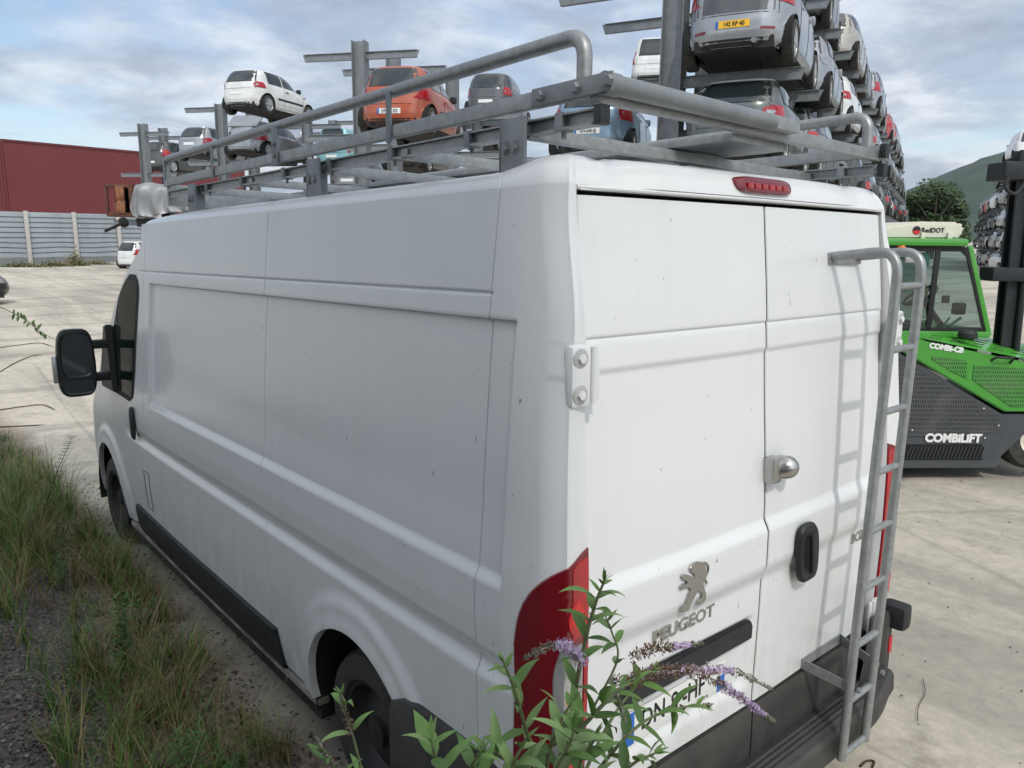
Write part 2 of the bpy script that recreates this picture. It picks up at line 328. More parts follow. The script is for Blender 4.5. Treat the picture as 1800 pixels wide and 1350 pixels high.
# ------------------------------------------------------------------ the white panel van (own frame: rear doors at y=0, nose towards +y, ground z=0)
MT['sill'] = mat('dirty_sill', (.34, .325, .30), .6, col2=(.15, .13, .11), vscale=6)
MT['rimd'] = mat('dark_wheel', (.055, .055, .056), .5, metal=.4, var=.4)
MT['recess'] = mat('recess_grey', (.42, .42, .41), .5)
van = empty('panel_van', mtx=VAN.copy()); tag(van, 'white high roof panel van with galvanised roof rack and rear door ladder', 'van')
VZ = [.26, .34, .5, .7, 1.0, 1.3, 1.6, 1.9, 2.1, 2.3, 2.40]
VHW = [.965, .985, 1.005, 1.018, 1.022, 1.016, 1.002, .978, .957, .934, .922]
VR = [.0, .0, .0, -.004, -.014, -.014, -.004, .014, .030, .050, .060]
VYF = [5.56, 5.57, 5.58, 5.58, 5.52, 5.16, 4.82, 4.50, 4.22, 3.78, 3.56]
VF = [5.94, 5.95, 5.94, 5.90, 5.78, 5.40, 5.00, 4.64, 4.36, 3.98, 3.80]
VDX = [.872, .876, .882, .886, .888, .888, .886, .884, .878, .868, .862]
def vi(tab, z):
    return float(np.interp(z, np.linspace(VZ[0], VZ[-1], 160), _sm(tab)))
_smc = {}
def _sm(tab):
    k = id(tab)
    if k not in _smc:
        q = np.interp(np.linspace(VZ[0], VZ[-1], 160), VZ, tab); p = np.pad(q, 8, mode='reflect', reflect_type='odd'); _smc[k] = np.convolve(p, np.hanning(17) / np.hanning(17).sum(), mode='valid')
    return _smc[k]
RW_Y, RW_Z, FW_Y = 1.085, .345, 5.00
ARCH_R = .435
def box_mask(v, lo, hi, wlo, whi):
    return sstep(lo - wlo / 2, lo + wlo / 2, v) * (1 - sstep(hi - whi / 2, hi + whi / 2, v))
def side_disp(y, z):
    "outward relief of the van's flank"
    d = 0.0
    # big recessed panel
    m = box_mask(z, 1.288, 2.035, .042, .010)
    if y < 3.79: d -= .017 * m * box_mask(y, .20, 3.66, .007, .016)
    # roof-side seam
    d -= .007 * math.exp(-((z - 2.108) / .0038) ** 2) * box_mask(y, .31, 3.9, .01, .1)
    # waist valley: face leaning in, then ledge leaning out
    a = 1 - sstep(1.035, 1.085, z); b = sstep(.945, 1.010, z)
    fade = box_mask(y, .17, 4.25, .07, .5)
    d += (.017 * sstep(1.05, 1.16, z) * (1 - sstep(1.30, 1.5, z)) * .35) * fade
    d -= .020 * (1 - sstep(1.012, 1.072, z)) * sstep(.955, 1.010, z) * fade
    d -= .001 * (1 - b)
    # wheel flares
    for wy in (RW_Y, FW_Y):
        r = math.hypot(y - wy, (z - RW_Z))
        d += .018 * (1 - sstep(.535, .575, r)) + (.010 * (1 - sstep(.44, .50, r)))
    # vertical panel joints
    for ys, w in ((.318, 1), (1.915, 1), (3.80, 1)):
        if abs(y - ys) < .012: d -= .008 * max(0, 1 - abs(y - ys) / .0032)
    return d
def rear_disp(x, z):
    "outward relief of the rear doors (towards -y)"
    d = 0.0
    ax = abs(x)
    d -= .003 * (1 - sstep(1.985, 1.995, z)) + .008 * (1 - sstep(1.890, 1.906, z)) * sstep(1.35, 1.75, z)
    d -= .005 * math.exp(-((z - 1.990) / .0045) ** 2) * (1 - sstep(.85, .88, ax))
    fade = 1 - sstep(.80, .875, ax)
    d += .020 * (1 - sstep(1.262, 1.315, z)) * sstep(1.075, 1.150, z) * fade
    # number plate recess in the left door
    if x < 0: d -= .018 * box_mask(x, -.70, -.055, .05, .03) * box_mask(z, .70, .955, .05, .03)
    return d
def dents(x, z):
    return .0035 * math.exp(-(((x + .12) / .09) ** 2 + ((z - 2.25) / .10) ** 2)) - .002 * math.exp(-(((x + .1) / .3) ** 2 + ((z - 2.2) / .2) ** 2)) + .0012 * math.sin(9 * x + 2 * z) * math.sin(5 * z + 1.3)
def rear_y(x, z, off=0.0):
    return vi(VR, z) + .018 * (abs(x) / .88) ** 2 - rear_disp(x, z) + dents(x, z) - off
def side_x(y, z, off=0.0):
    hw = vi(VHW, z); nar = .020 * max(0, (y - 3.0) / 2.0) ** 2 * 1.8
    dq = side_disp(y, z) + .0012 * math.sin(2.1 * y + 3 * z) * math.sin(4.1 * z)
    return -(hw - nar + dq + off)
CH = .032; CHY = .062
def vz_rows():
    z = list(np.arange(.30, 2.40, .022))
    z += [.9450, .955, .966, .978, .99, 1.001, 1.012, 1.024, 1.036, 1.048, 1.06, 1.072, 1.085] + [1.262, 1.27, 1.28, 1.29, 1.3, 1.309, 1.318] + [2.020, 2.026, 2.032, 2.038, 2.045, 2.05]
    z += [1.889, 1.896, 1.904, 1.912, 1.92, 1.929, 1.935, 1.941, 1.984, 1.990, 1.997, 2.003] + [2.097, 2.101, 2.1045, 2.108, 2.1115, 2.115, 2.119]
    z += [1.075, 1.09, 1.105, 1.12, 1.135, 1.15] + [.675, .685, .7, .71, .72, .73, .94, .955, .97, 2.385, 2.392, 2.400]
    z = sorted(z); o = [z[0]]
    for q in z[1:]:
        if q - o[-1] > .0028: o.append(q)
    o[-1] = 2.400; return o
ZR = vz_rows()
def side_cols():
    y = list(np.arange(.13, 3.77, .027)) + [.188, .194, .200, .206, .212] + [3.64, 3.65, 3.66, 3.67, 3.68]
    for ys in (.318, 1.915):
        y = [q for q in y if abs(q - ys) > .012] + [ys - .011, ys - .0036, ys - .0016, ys, ys + .0016, ys + .0036, ys + .011]
    return sorted(y)
SY = side_cols()
def left_row(z):
    "points of one level from the rear door edge round the corner to the nose centre"
    hw = vi(VHW, z); dx = vi(VDX, z); P = []
    e = dx + .006
    xc = -(hw - CH); pr = .010 + .036 * (1 - float(sstep(2.02, 2.36, z)))
    for k in range(5):
        x = lerp(-e, xc + .004, k / 4); P.append((x, rear_y(-dx, z) - pr * (.70 + .30 * sstep(0, 1, k / 4)), z))
    p0 = Vector((xc, rear_y(-dx, z) - pr, z)); y1 = p0.y + CHY + .010; p1 = Vector((side_x(y1, z), y1, z))
    P.append((p0.x - .005, p0.y + .0025, z))
    for k in range(1, 5):
        t = k / 5; q = p0.lerp(p1, t); q += Vector((-.7, -.7, 0)) * .004 * math.sin(math.pi * t); P.append(tuple(q))
    P.append((p1.x + .0022, p1.y - .006, z)); P.append((p1.x, p1.y + .006, z))
    yb = p1.y + .02
    for y in SY:
        if y < .19: yy = lerp(yb, .19, (y - .13) / .06)
        else: yy = y
        P.append((side_x(yy, z), yy, z))
    for y in (3.790, 3.7965, 3.7984, 3.80, 3.8016, 3.8035, 3.81): P.append((side_x(y, z), y, z))
    yf = vi(VYF, z); yc = vi(VF, z)
    yf = max(yf, 3.90)
    n = 52
    for k in range(1, n + 1):
        y = lerp(3.81, yf, k / n); P.append((side_x(y, z), y, z))
    pe = Vector(P[-1])
    for k in range(1, 13):                      # round the nose to the centre line
        a = math.pi / 2 * k / 12; ca = abs(math.cos(a)) ** (.55); sa = math.sin(a) ** (.9)
        P.append((pe.x * ca, lerp(pe.y, yc, sa), z))
    return P
NCOL = len(left_row(1.0))
I_B = 12                                        # first flank column
I_SEAM = I_B + len(SY) + 3
def carve(V, F, centres, rad, axis_sign):
    "opens the wheel arches: drops faces inside the circle and pulls the rim onto it"
    V = np.array(V); keep = []
    inside = np.zeros(len(V), bool); near = np.zeros(len(V), int) - 1
    for ci, (cy, cz) in enumerate(centres):
        r = np.hypot(V[:, 1] - cy, V[:, 2] - cz); m = (r < rad) & (np.abs(V[:, 0]) > .6); inside |= m; near[np.abs(r - rad) < .12] = ci
    for f in F:
        if not all(inside[i] for i in f): keep.append(f)
    used = set(i for f in keep for i in f)
    for i in used:
        if inside[i]:
            ci = near[i] if near[i] >= 0 else 0; cy, cz = centres[ci]; dy = V[i, 1] - cy; dz = V[i, 2] - cz; r = math.hypot(dy, dz) or 1
            V[i, 1] = cy + dy / r * rad; V[i, 2] = cz + dz / r * rad
    return V, keep, inside
def van_shell():
    rows = [left_row(z) for z in ZR]; nr = len(rows)
    V = [p for r in rows for p in r]; F = []; D = []
    for i in range(nr - 1):
        for j in range(NCOL - 1):
            f = (i * NCOL + j, (i + 1) * NCOL + j, (i + 1) * NCOL + j + 1, i * NCOL + j + 1)
            z = (ZR[i] + ZR[i + 1]) / 2
            if j >= I_SEAM and j < NCOL - 13 and z < 2.108: D.append(f)
            else: F.append(f)
    for part, faces in (('body', F), ('front_door', D)):
        V2, K, ins = carve(V, faces, [(RW_Y, RW_Z), (FW_Y, RW_Z)], ARCH_R, -1)
        us = sorted(set(i for f in K for i in f)); ix = {u: k for k, u in enumerate(us)}
        vs = [V2[u] for u in us]; fs = [tuple(ix[i] for i in f) for f in K]
        lipV = []; cnt = {}
        for f in K:
            for a, b in zip(f, f[1:] + f[:1]): cnt[(a, b)] = cnt.get((a, b), 0) + 1
        lip = [(a, b) for (a, b) in cnt if (b, a) not in cnt and ins[a] and ins[b]]
        n = len(vs); lm = {}
        for a, b in lip:
            for q in (a, b):
                if q not in lm: lm[q] = len(vs); vs.append((V2[q][0] + .035, V2[q][1], V2[q][2]))
            fs.append((ix[b], ix[a], lm[a], lm[b]))
        yield part, vs, fs
    return
def mirror(vs, fs):
    return [(-v[0], v[1], v[2]) for v in vs], [tuple(reversed(f)) for f in fs]
bodyb = MB(); doors_front = []
for part, vs, fs in van_shell():
    if part == 'body': bodyb.add(vs, fs); bodyb.add(*mirror(vs, fs))
    else: doors_front.append((vs, fs))
# rear frame behind the doors, floor and the joint behind the seam
rf = []
for z in [.34, .8, 1.3, 1.8, 2.1, 2.36]:
    dx = vi(VDX, z) + .03; rf.append([(-dx, rear_y(-.5, z) + .05, z), (dx, rear_y(.5, z) + .05, z)])
frame_b = MB().grid(rf); frame_b.build('door_frame', MT['seal'], van)
ret = MB().grid([[(-(vi(VDX, z) + .006), left_row(z)[0][1], z), (-(vi(VDX, z) + .006), rear_y(-.88, z) + .05, z)] for z in ZR]); bodyb.add(ret.v, ret.f); bodyb.add(*mirror(ret.v, ret.f))
body = bodyb.build('body', MT['white'], van, 50)
fd_l = mesh('front_door', *doors_front[0], MT['white'], van, 50)
fd_r = mesh('front_door', *mirror(*doors_front[0]), MT['white'], van, 50)
under = MB().box((-.90, .16, .24), (.90, RW_Y - .5, .40)).box((-.955, RW_Y + .46, .165), (.955, FW_Y - .46, .34)).box((-.60, .3, .18), (.60, 5.3, .42)); under.build('underbody', MT['under'], van)  # middle box set low and wide to block light passing under the van
for wy in (RW_Y, FW_Y):
    for sx in (-1, 1):
        wl = MB(); rows = []
        for xx in (.985, .62):
            rows.append([(sx * xx, wy + (ARCH_R + .012) * math.cos(a), RW_Z + (ARCH_R + .012) * math.sin(a)) for a in np.linspace(-.25, math.pi + .25, 25)])
        wl.grid(rows); n0 = [(sx * .62, wy, RW_Z)] + [tuple(p) for p in rows[1]]; wl.add(n0, [(0, i, i + 1) for i in range(1, 25)])
        wl.build('wheel_well', MT['well'], van)

# roof: domed skin with a rounded shoulder, small lip over the rear doors
def roof_pts(i):
    "inset i from the seam outline"
    out = []; z0 = 2.402
    base = left_row(2.40)
    rp = [(-.84, base[0][1] - .006), (-.78, base[0][1] - .008), (-.74, base[0][1] - .004), (-.70, base[0][1] - .0), (-.65, base[0][1] - .008)] + [(x, rear_y(x, 2.38) - .014) for x in (-.55, -.36, -.18, 0)]
    L = list(reversed(rp)) + [(p[0], p[1]) for p in base]
    return L
RO = roof_pts(0)
def roof_z(i, x, y, rear=0.0):
    hh = lerp(.056, .088, rear); s = hh * (1 - math.exp(-(i / lerp(.034, .030, rear)))) + (.102 - hh) * sstep(0, .75, i)
    s -= .014 * math.exp(-((abs(x) - .70) / .035) ** 2) * (1 - sstep(.12, .5, y)) * sstep(.005, .05, i)  # gutters beside the bulge
    if y > 2.9: s += -.02 * ((y - 2.9)) ** 2
    return 2.402 + s
roofb = MB(); rows = []
insets = [0, .002, .010, .020, .032, .046, .065, .09, .12, .17, .25, .36, .5, .65, .8, .915]
yc0, yc1 = 1.0, 2.7
for k, i in enumerate(insets):
    r = []
    for (x, y) in RO:
        f = 1 - i / .925
        ny = max(min(y, yc1), yc0)
        yy = y + (ny - y) * (1 - f) if False else (min(y + i, yc0) if y < yc0 else max(y - i * 1.0, min(y, yc1)))
        xx = x * f if abs(x) > .3 or True else x
        z = roof_z(i, xx, yy, float(1 - sstep(.10, .38, y))) - (.004 if k == 0 else 0)
        r.append((xx, yy, z))
    rows.append(r)
roofb.grid(list(reversed(rows))); v_, f_ = roofb.v, roofb.f
roofb.add([(-v[0], v[1], v[2]) for v in v_], [tuple(reversed(f)) for f in f_])
roofb.box((-.86, .062, 2.384), (.86, .11, 2.399))
# underside lip
roof = roofb.build('roof', MT['white'], van, 40)
bm = bmesh.new(); bm.from_mesh(roof.data); bmesh.ops.remove_doubles(bm, verts=bm.verts[:], dist=.0006); bmesh.ops.recalc_face_normals(bm, faces=bm.faces[:]); bm.to_mesh(roof.data); bm.free(); autosmooth(roof.data, 40)
lipb = MB().tube([(x, rear_y(x, 2.385) - .008, 2.3915) for x in np.linspace(-.868, .868, 24)], .0065, 8); lipb.build('roof_lip', MT['white'], van)

# rear doors
def rear_door(s):
    rows = []; zs = [z for z in ZR if .595 < z < 2.368] + [2.372]
    us = np.concatenate([[.0, .0025, .006], np.linspace(.012, .988, 44), [.994, .9975, 1.0]])
    for z in zs:
        dx = vi(VDX, z); w = dx - .004; r = []
        for u in us:
            x = s * (.0045 + (w - .0045) * u); e = min(u, 1 - u) * w; yb = rear_y(x, z) + .006 * max(0, 1 - e / .006) ** 2; r.append((x, yb, z))
        rows.append(r)
    mb = MB().grid(rows if s > 0 else [list(reversed(r)) for r in rows])
    # returns along the edges
    mb.cur = 1
    for col in (0, -1):
        mb.grid([[r[col], (r[col][0], r[col][1] + .045, r[col][2])] for r in rows])
    for rr in (rows[0], rows[-1]): mb.grid([rr, [(p[0], p[1] + .045, p[2]) for p in rr]])
    o = mb.build('rear_door', [MT['white'], MT['seal']], van, 50)
    bm = bmesh.new(); bm.from_mesh(o.data); bmesh.ops.remove_doubles(bm, verts=bm.verts[:], dist=.0002); bmesh.ops.recalc_face_normals(bm, faces=bm.faces[:]); bm.to_mesh(o.data); bm.free(); autosmooth(o.data, 50)
    # black cladding along the foot of the door
    cl = MB(); rows2 = []
    for z in (.375, .39, .43, .52, .582, .592):
        rows2.append([(s * (.005 + (vi(VDX, z) - .010) * u), rear_y(.3, .6) - .004 - (.004 if .39 <= z <= .582 else 0), z) for u in np.linspace(0, 1, 12)])
    cl.grid(rows2 if s > 0 else [list(reversed(r)) for r in rows2]).grid([[r[0], (r[0][0], r[0][1] + .04, r[0][2])] for r in rows2]).grid([rows2[-1], [(p[0], p[1] + .03, p[2]) for p in rows2[-1]]])
    cl.build('door_cladding', MT['blackd'], o)
    return o
rd_l = rear_door(-1); rd_r = rear_door(1)

# tail lamps wrapping the corner
def corner_pts(z, off):
    "corner section from the door edge to the flank, pushed out by off"
    P = [Vector(p) for p in left_row(z)[:I_B + 4]]; out = []
    for i, p in enumerate(P):
        t = (P[min(i + 1, len(P) - 1)] - P[max(i - 1, 0)]); n = Vector((t.y, -t.x, 0)).normalized()
        if n.x > 0 and n.y > 0: n = -n
        n = Vector((-abs(t.y), -abs(t.x), 0)).normalized(); out.append(p + n * off)
    return out
def along(P, s):
    L = [0]
    for a, b in zip(P, P[1:]): L.append(L[-1] + (b - a).length)
    s = min(max(s, 0), L[-1])
    for k in range(len(L) - 1):
        if L[k + 1] >= s: return P[k].lerp(P[k + 1], (s - L[k]) / max(1e-9, L[k + 1] - L[k]))
    return P[-1]
def lamp_patch(zs, s0, s1, off, n=14, rim=.012):
    rows = []; lo = []
    for z in zs:
        P = corner_pts(z, off); P0 = corner_pts(z, -.01); a, b = s0(z), s1(z)
        rows.append([along(P0, a)] + [along(P, lerp(a + .0015, b - .0015, k / n)) for k in range(n + 1)] + [along(P0, b)])
    top = [along(corner_pts(zs[-1] + .002, -.01), lerp(s0(zs[-1]), s1(zs[-1]), k / (n + 2))) for k in range(n + 3)]
    return rows + [top]
def lamp_outline(z):
    zt, zb = 1.418, .70
    q = np.interp(z - .018, [.70, 1.12, 1.20, 1.262, 1.302, 1.334, 1.360, 1.380, 1.394, 1.407, 1.416], [.285, .285, .270, .240, .205, .170, .135, .100, .070, .035, .004])
    return float(q)
def tail_lamp(s):
    root = None
    defs = [('tail_lamp', np.concatenate([np.linspace(.74, 1.30, 18), np.linspace(1.32, 1.434, 14)]), lambda z: .002, lamp_outline, .006, 'redd'),
            ('red_reflector', np.linspace(1.195, 1.410, 14), lambda z: .004, lambda z: min(.080, max(.012, lamp_outline(z) - .018)), .0085, 'red'),
            ('brake_lens', np.linspace(1.205, 1.305, 13), lambda z: .060 - .036 * math.sqrt(max(.01, 1 - ((z - 1.255) / .0505) ** 2)), lambda z: .060 + .036 * math.sqrt(max(.01, 1 - ((z - 1.255) / .0505) ** 2)), .0105, 'redb'),
            ('reversing_lens', np.linspace(.845, 1.172, 12), lambda z: .030, lambda z: .140 - .02 * max(0, (z - 1.1) / .07), .0105, 'clear'),
            ('amber_bulb', np.linspace(1.02, 1.05, 4), lambda z: .085, lambda z: .104, .0115, 'orange_lens'),
            ('fog_lens', np.linspace(.760, .835, 5), lambda z: .030, lambda z: .110, .0105, 'redb'),
            ('side_lens', np.linspace(.80, 1.30, 8), lambda z: .004, lambda z: .024, .009, 'red')]
    for nm, zs, a, b, off, mk in defs:
        if s > 0 and nm == 'amber_bulb': continue
        mb = MB().grid(lamp_patch(list(zs), a, b, off)); vs, fs = mb.v, mb.f
        if s > 0: vs, fs = mirror(vs, fs)
        o = mesh(nm, vs, fs, MT[mk], van if root is None else root, 30)
        if root is None: root = o
    return root
tail_lamp(-1); tail_lamp(1)

# front door window and mirror
def side_patch(zs, y0, y1, off, n=10):
    return [[(side_x(lerp(y0(z), y1(z), k / n), z) - off, lerp(y0(z), y1(z), k / n), z) for k in range(n + 1)] for z in zs]
def win_a(z): return float(np.interp(z, [1.235, 1.26, 1.30, 1.6, 1.95, 2.02, 2.065, 2.085], [4.16, 4.07, 4.03, 3.96, 3.89, 3.90, 3.94, 3.985]))
def win_b(z): return float(np.interp(z, [1.235, 1.30, 1.56, 1.93, 2.03, 2.085], [4.60, 4.86, 4.68, 4.42, 4.27, 4.14]))
for s, dr in ((-1, fd_l), (1, fd_r)):
    def put(nm, mb, mk, par):
        vs, fs = mb.v, mb.f
        if s > 0: vs, fs = mirror(vs, fs)
        return mesh(nm, vs, fs, MT[mk], par, 30)
    zs = list(np.linspace(1.235, 2.085, 22))
    fr = put('window_frame', MB().grid(side_patch(zs, win_a, win_b, .004)), 'seal', dr)
    zs = list(np.linspace(1.275, 2.05, 20))
    put('window_pane', MB().grid(side_patch(zs, lambda z: win_a(z) + .035, lambda z: max(win_a(z) + .06, min(win_b(z) - .03, 4.42 if z < 1.9 else 9)), .006)), 'vglass', dr)
    zs = list(np.linspace(1.30, 1.80, 14))
    put('quarter_pane', MB().grid(side_patch(zs, lambda z: 4.455, lambda z: max(4.465, win_b(z) - .02), .006)), 'vglass', dr)
    # handle
    mb = MB()
    sec = []
    zc, yc = 1.10, 4.07
    for r, off in ((1.0, .001), (1.0, .010), (.9, .017), (.62, .017), (.52, .004), (.40, .002)):
        sec.append([(side_x(yc, zc) - off - .0 + (-.006), yc + .044 * r * math.copysign(abs(math.cos(a)) ** .6, math.cos(a)), zc + .112 * r * math.copysign(abs(math.sin(a)) ** .7, math.sin(a))) for a in np.linspace(0, 2 * math.pi, 24, endpoint=False)])
    mb.grid(sec, closed=True); mb.add(sec[-1], [tuple(range(24))])
    mb.beam((side_x(yc, zc) - .020, yc - .006, zc - .085), (side_x(yc, zc) - .020, yc - .006, zc + .085), .026, .016, (1, 0, 0), .005)
    put('door_handle', mb, 'black', dr)
    # mirror
    mo = []
    mb = MB(); ms = []
    cx, cy, cz = -1.235, 4.52, 1.475
    def oval(w, h, n=28):
        return [(w * math.copysign(abs(math.cos(a)) ** .45, math.cos(a)), h * math.copysign(abs(math.sin(a)) ** .5, math.sin(a))) for a in np.linspace(0, 2 * math.pi, n, endpoint=False)]
    for k, (f, dy) in enumerate(((.90, .0), (.99, .004), (1.0, .02), (1.0, .06), (.92, .11), (.72, .15), (.35, .172))):
        ms.append([(cx + u * (1 - .10 * (v > 0) * abs(v) / .28), cy + dy, cz + v) for u, v in oval(.118 * f, .235 * f)])
    mb.grid(ms, closed=True); mb.add(ms[-1], [tuple(range(28))]); mb.add(ms[0], [tuple(range(27, -1, -1))])
    mir = put('wing_mirror', mb, 'black', van)
    for nm, z0, h in (('mirror_glass', .056, .152), ('wide_mirror_glass', -.162, .050)):
        g = MB(); ring = [(cx + u * (1 - .07 * (z0 > 0) * (v > 0) * abs(v) / h), cy - .0035 - .012 * (z0 < 0) * (v > 0) * 0, cz + z0 + v) for u, v in oval(.099, h)]
        inn = [(cx + (p[0] - cx) * .93, cy - .001, cz + z0 + (p[2] - cz - z0) * .95) for p in ring]
        g.grid([ring, inn], closed=True); g.add(inn, [tuple(range(27, -1, -1))]); put(nm, g, 'mirror', mir) if 'mirror' in MT else put(nm, g, 'glass', mir)
    a = MB()
    for zz in (1.59, 1.36): a.box((-1.14, 4.56, zz - .03), (-.97, 4.64, zz + .03), None, .012)
    a.prism([(4.50, 1.25), (4.84, 1.25), (4.84, 1.36), (4.64, 1.72), (4.58, 1.72)], frame((-1.030, 0, 0), (0, 1, 0), (0, 0, 1)), .055, .01)
    put('mirror_arm', a, 'black', mir)
    put('indicator_lens', MB().box((cx - .146, cy + .01, cz - .13), (cx - .118, cy + .06, cz + .055), None, .01), 'clear', mir)
# moulding along the sill, rear wheel to door
for s in (-1, 1):
    mb = MB(); rows = []
    for z, off in ((.285, .0), (.29, .020), (.33, .026), (.44, .026), (.487, .020), (.490, 0)):
        rows.append([(s * (-side_x(lerp(1.855, 4.25, k / 30), z) + off), lerp(1.855 + (.02 if z > .4 else 0) * (z - .4) / .09, 4.25, k / 30), z) for k in range(31)])
    mb.grid(rows).add(sum([[r[0]] for r in rows], []), [tuple(range(6))])
    mb.build('sill_moulding', MT['black'], van, 40)
    # joint of the moulding and lower sill strip
    MB().box((s * .950 - .03, 1.52, .245), (s * .950 + .03, 4.54, .284), None, .01).build('sill', MT['sill'], van)
# fuel flap outline
for s in (-1,):
    mb = MB()
    yy0, yy1, z0, z1 = 3.825, 3.945, .545, .80
    for a, b in (((yy0, z0), (yy1, z0)), ((yy0, z1), (yy1, z1)), ((yy0, z0), (yy0, z1)), ((yy1, z0), (yy1, z1))):
        pts = [(side_x(lerp(a[0], b[0], t), lerp(a[1], b[1], t)) - .001, lerp(a[0], b[0], t), lerp(a[1], b[1], t)) for t in np.linspace(0, 1, 8)]
        mb.tube(pts, .0026, 5)
    mb.build('fuel_flap_joint', MT['steel'], van)

# rear bumper with tread
bp = MB()
for s in (-1, 1):
    # corner piece, from the wheel arch round to the door
    secs = []
    for y, x in ((.785, 1.038), (.70, 1.040), (.45, 1.030), (.32, 1.008), (.25, 1.005), (.10, .995), (.02, 1.0), (-.04, .985), (-.072, .95), (-.082, .885)):
        zt = float(np.interp(y, [-.07, .25, .70, .785], [.695, .715, .70, .66])); pr = .018
        secs.append([(s * (x - .10), y + .06, .30), (s * (x), y - 0, .30), (s * (x + pr), y, .36), (s * (x + pr), y - .004, zt - .03), (s * (x + pr - .012), y, zt), (s * (x - .06), y + .03, zt + .002)])
    bp.grid(secs); bp.add(secs[-1], [tuple(range(6))])
top = []
prof = [(.03, .372), (-.000, .385)] + [(-.02 - .011 * k - (.003 if k % 2 else 0), .389 + (.004 if k % 2 else 0)) for k in range(9)] + [(-.128, .386), (-.142, .370), (-.146, .30), (-.130, .26)]
prof2 = []
for y, z in prof: prof2.append((y, z))
rows = []
for x in np.linspace(-.99, .99, 45):
    cu = .05 * sstep(.72, 1.0, abs(x)); rows.append([(x, y + cu, z + .012 * sstep(.8, 1, abs(x))) for y, z in prof2])
bp.grid(rows)
bump = bp.build('rear_bumper', MT['blackd'], van, 30)
MB().box((.925, -.140, .615), (1.010, -.03, .725), None, .022).build('bumper_corner', MT['black'], bump)
MB().box((-1.010, -.140, .615), (-.925, -.03, .725), None, .022).build('bumper_corner', MT['black'], bump)
for s in (-1, 1): MB().box((s * .945 - .014, -.086, .50), (s * .945 + .014, -.070, .575), None, .003).build('reflector', MT['redb'], bump)
MB().lathe([(.0001, 0), (.012, 0), (.013, .002)], frame((.42, -.1485, .325), (1, 0, 0), (0, 0, 1)), 12).build('tow_hole', MT['seal'], bump)

# wheels
def make_wheel(name, rad, width, rim_r, steel, m_rim, parent, loc, side):
    Mx = frame((0, 0, 0), (0, 1, 0), (0, 0, 1)) @ Matrix.Identity(4)
    w = width / 2
    t = MB().lathe([(rim_r, -w * .8), (rim_r + .012, -w * .98), (rad - .05, -w), (rad - .018, -w * .92), (rad, -w * .6), (rad, w * .6), (rad - .018, w * .92), (rad - .05, w), (rim_r + .012, w * .98), (rim_r, w * .8)], Mx, 40)
    o = t.build('wheel', MT['rubber'], parent, 40)
    o.location = loc
    if side < 0: o.rotation_euler = (0, 0, math.pi)
    rb = MB().lathe([(rim_r + .006, w * .86), (rim_r - .012, w * .84), (rim_r - .02, w * .4), (rim_r * .82, w * .25), (rim_r * .45, w * .45), (rim_r * .30, w * .55), (rim_r * .28, w * .75), (.0001, w * .78)], Mx, 32)
    rb.build('rim', m_rim, o, 40)
    return o
for wy in (RW_Y, FW_Y):
    for s in (-1, 1): make_wheel('wheel', .334, .215, .210, True, MT['rimd'], van, (s * .862, wy, .330), s)

# rear door furniture ----------------------------------------------------
def on_rear(x, z, off=0): return Vector((x, rear_y(x, z) - off, z))
def hinge(s, z):
    x = s * .925; y = rear_y(s * .88, z) - .050; mb = MB()
    mb.box((x - .036, y - .004, z - .082), (x + .036, y + .03, z + .082), None, .014)
    mb.tube([(s * .878, y + .002, z - .075), (s * .878, y + .002, z + .075)], .011, 12)
    mb.box((s * .862 - .010, y + .006, z - .07), (s * .862 + .012, y + .016, z + .07), None, .003)
    h = mb.build('hinge', MT['white'], van)
    for dz in (-.048, .048):
        MB().lathe([(.026, 0), (.024, .0006), (.0001, .0006)], frame((x + s * .006, y - .0045, z + dz), (1, 0, 0), (0, 0, 1)), 18).build('bolt_recess', MT['recess'], h)
        MB().lathe([(.0125, 0), (.0125, .009), (.0001, .010)], frame((x + s * .006, y - .0048, z + dz), (1, 0, 0), (0, 0, 1)), 6).build('hinge_bolt', MT['white'], h)
for s in (-1, 1): hinge(s, 1.905); hinge(s, .665)
# handle on the right door
hb = MB(); c = on_rear(.235, 1.135, .0); secs = []
for r, off in ((1, .0), (1, .012), (.93, .020), (.60, .018), (.50, .006), (.4, .004)):
    secs.append([(c.x + .068 * r * math.copysign(abs(math.cos(a)) ** .55, math.cos(a)) - .012 * math.sin(a), c.y - .012 - off, c.z + .115 * r * math.copysign(abs(math.sin(a)) ** .7, math.sin(a))) for a in np.linspace(0, 2 * math.pi, 28, endpoint=False)])
hb.grid(secs, closed=True).add(secs[-1], [tuple(range(28))])
hb.beam((c.x + .012, c.y - .042, c.z - .075), (c.x - .004, c.y - .042, c.z + .075), .030, .016, (0, 1, 0), .006)
hb.build('door_handle', MT['black'], rd_r)
# add-on lock: bracket and domed cylinder
c = on_rear(.06, 1.475, 0); lk = MB()
lk.box((-.018, c.y - .042, 1.440), (.036, c.y + .002, 1.532), None, .010)
lk.lathe([(.039, -.034), (.041, .0), (.040, .015), (.036, .027), (.027, .038), (.014, .045), (.011, .0465), (.010, .042), (.0001, .042)], frame((.062, c.y - .034, 1.487), (.80, .58, 0), (-.12, .16, .98)), 28)
lk.box((.030, c.y - .034, 1.449), (.088, c.y + .002, 1.525), None, .014)
lk.build('door_lock', MT['chrome'], rd_r)
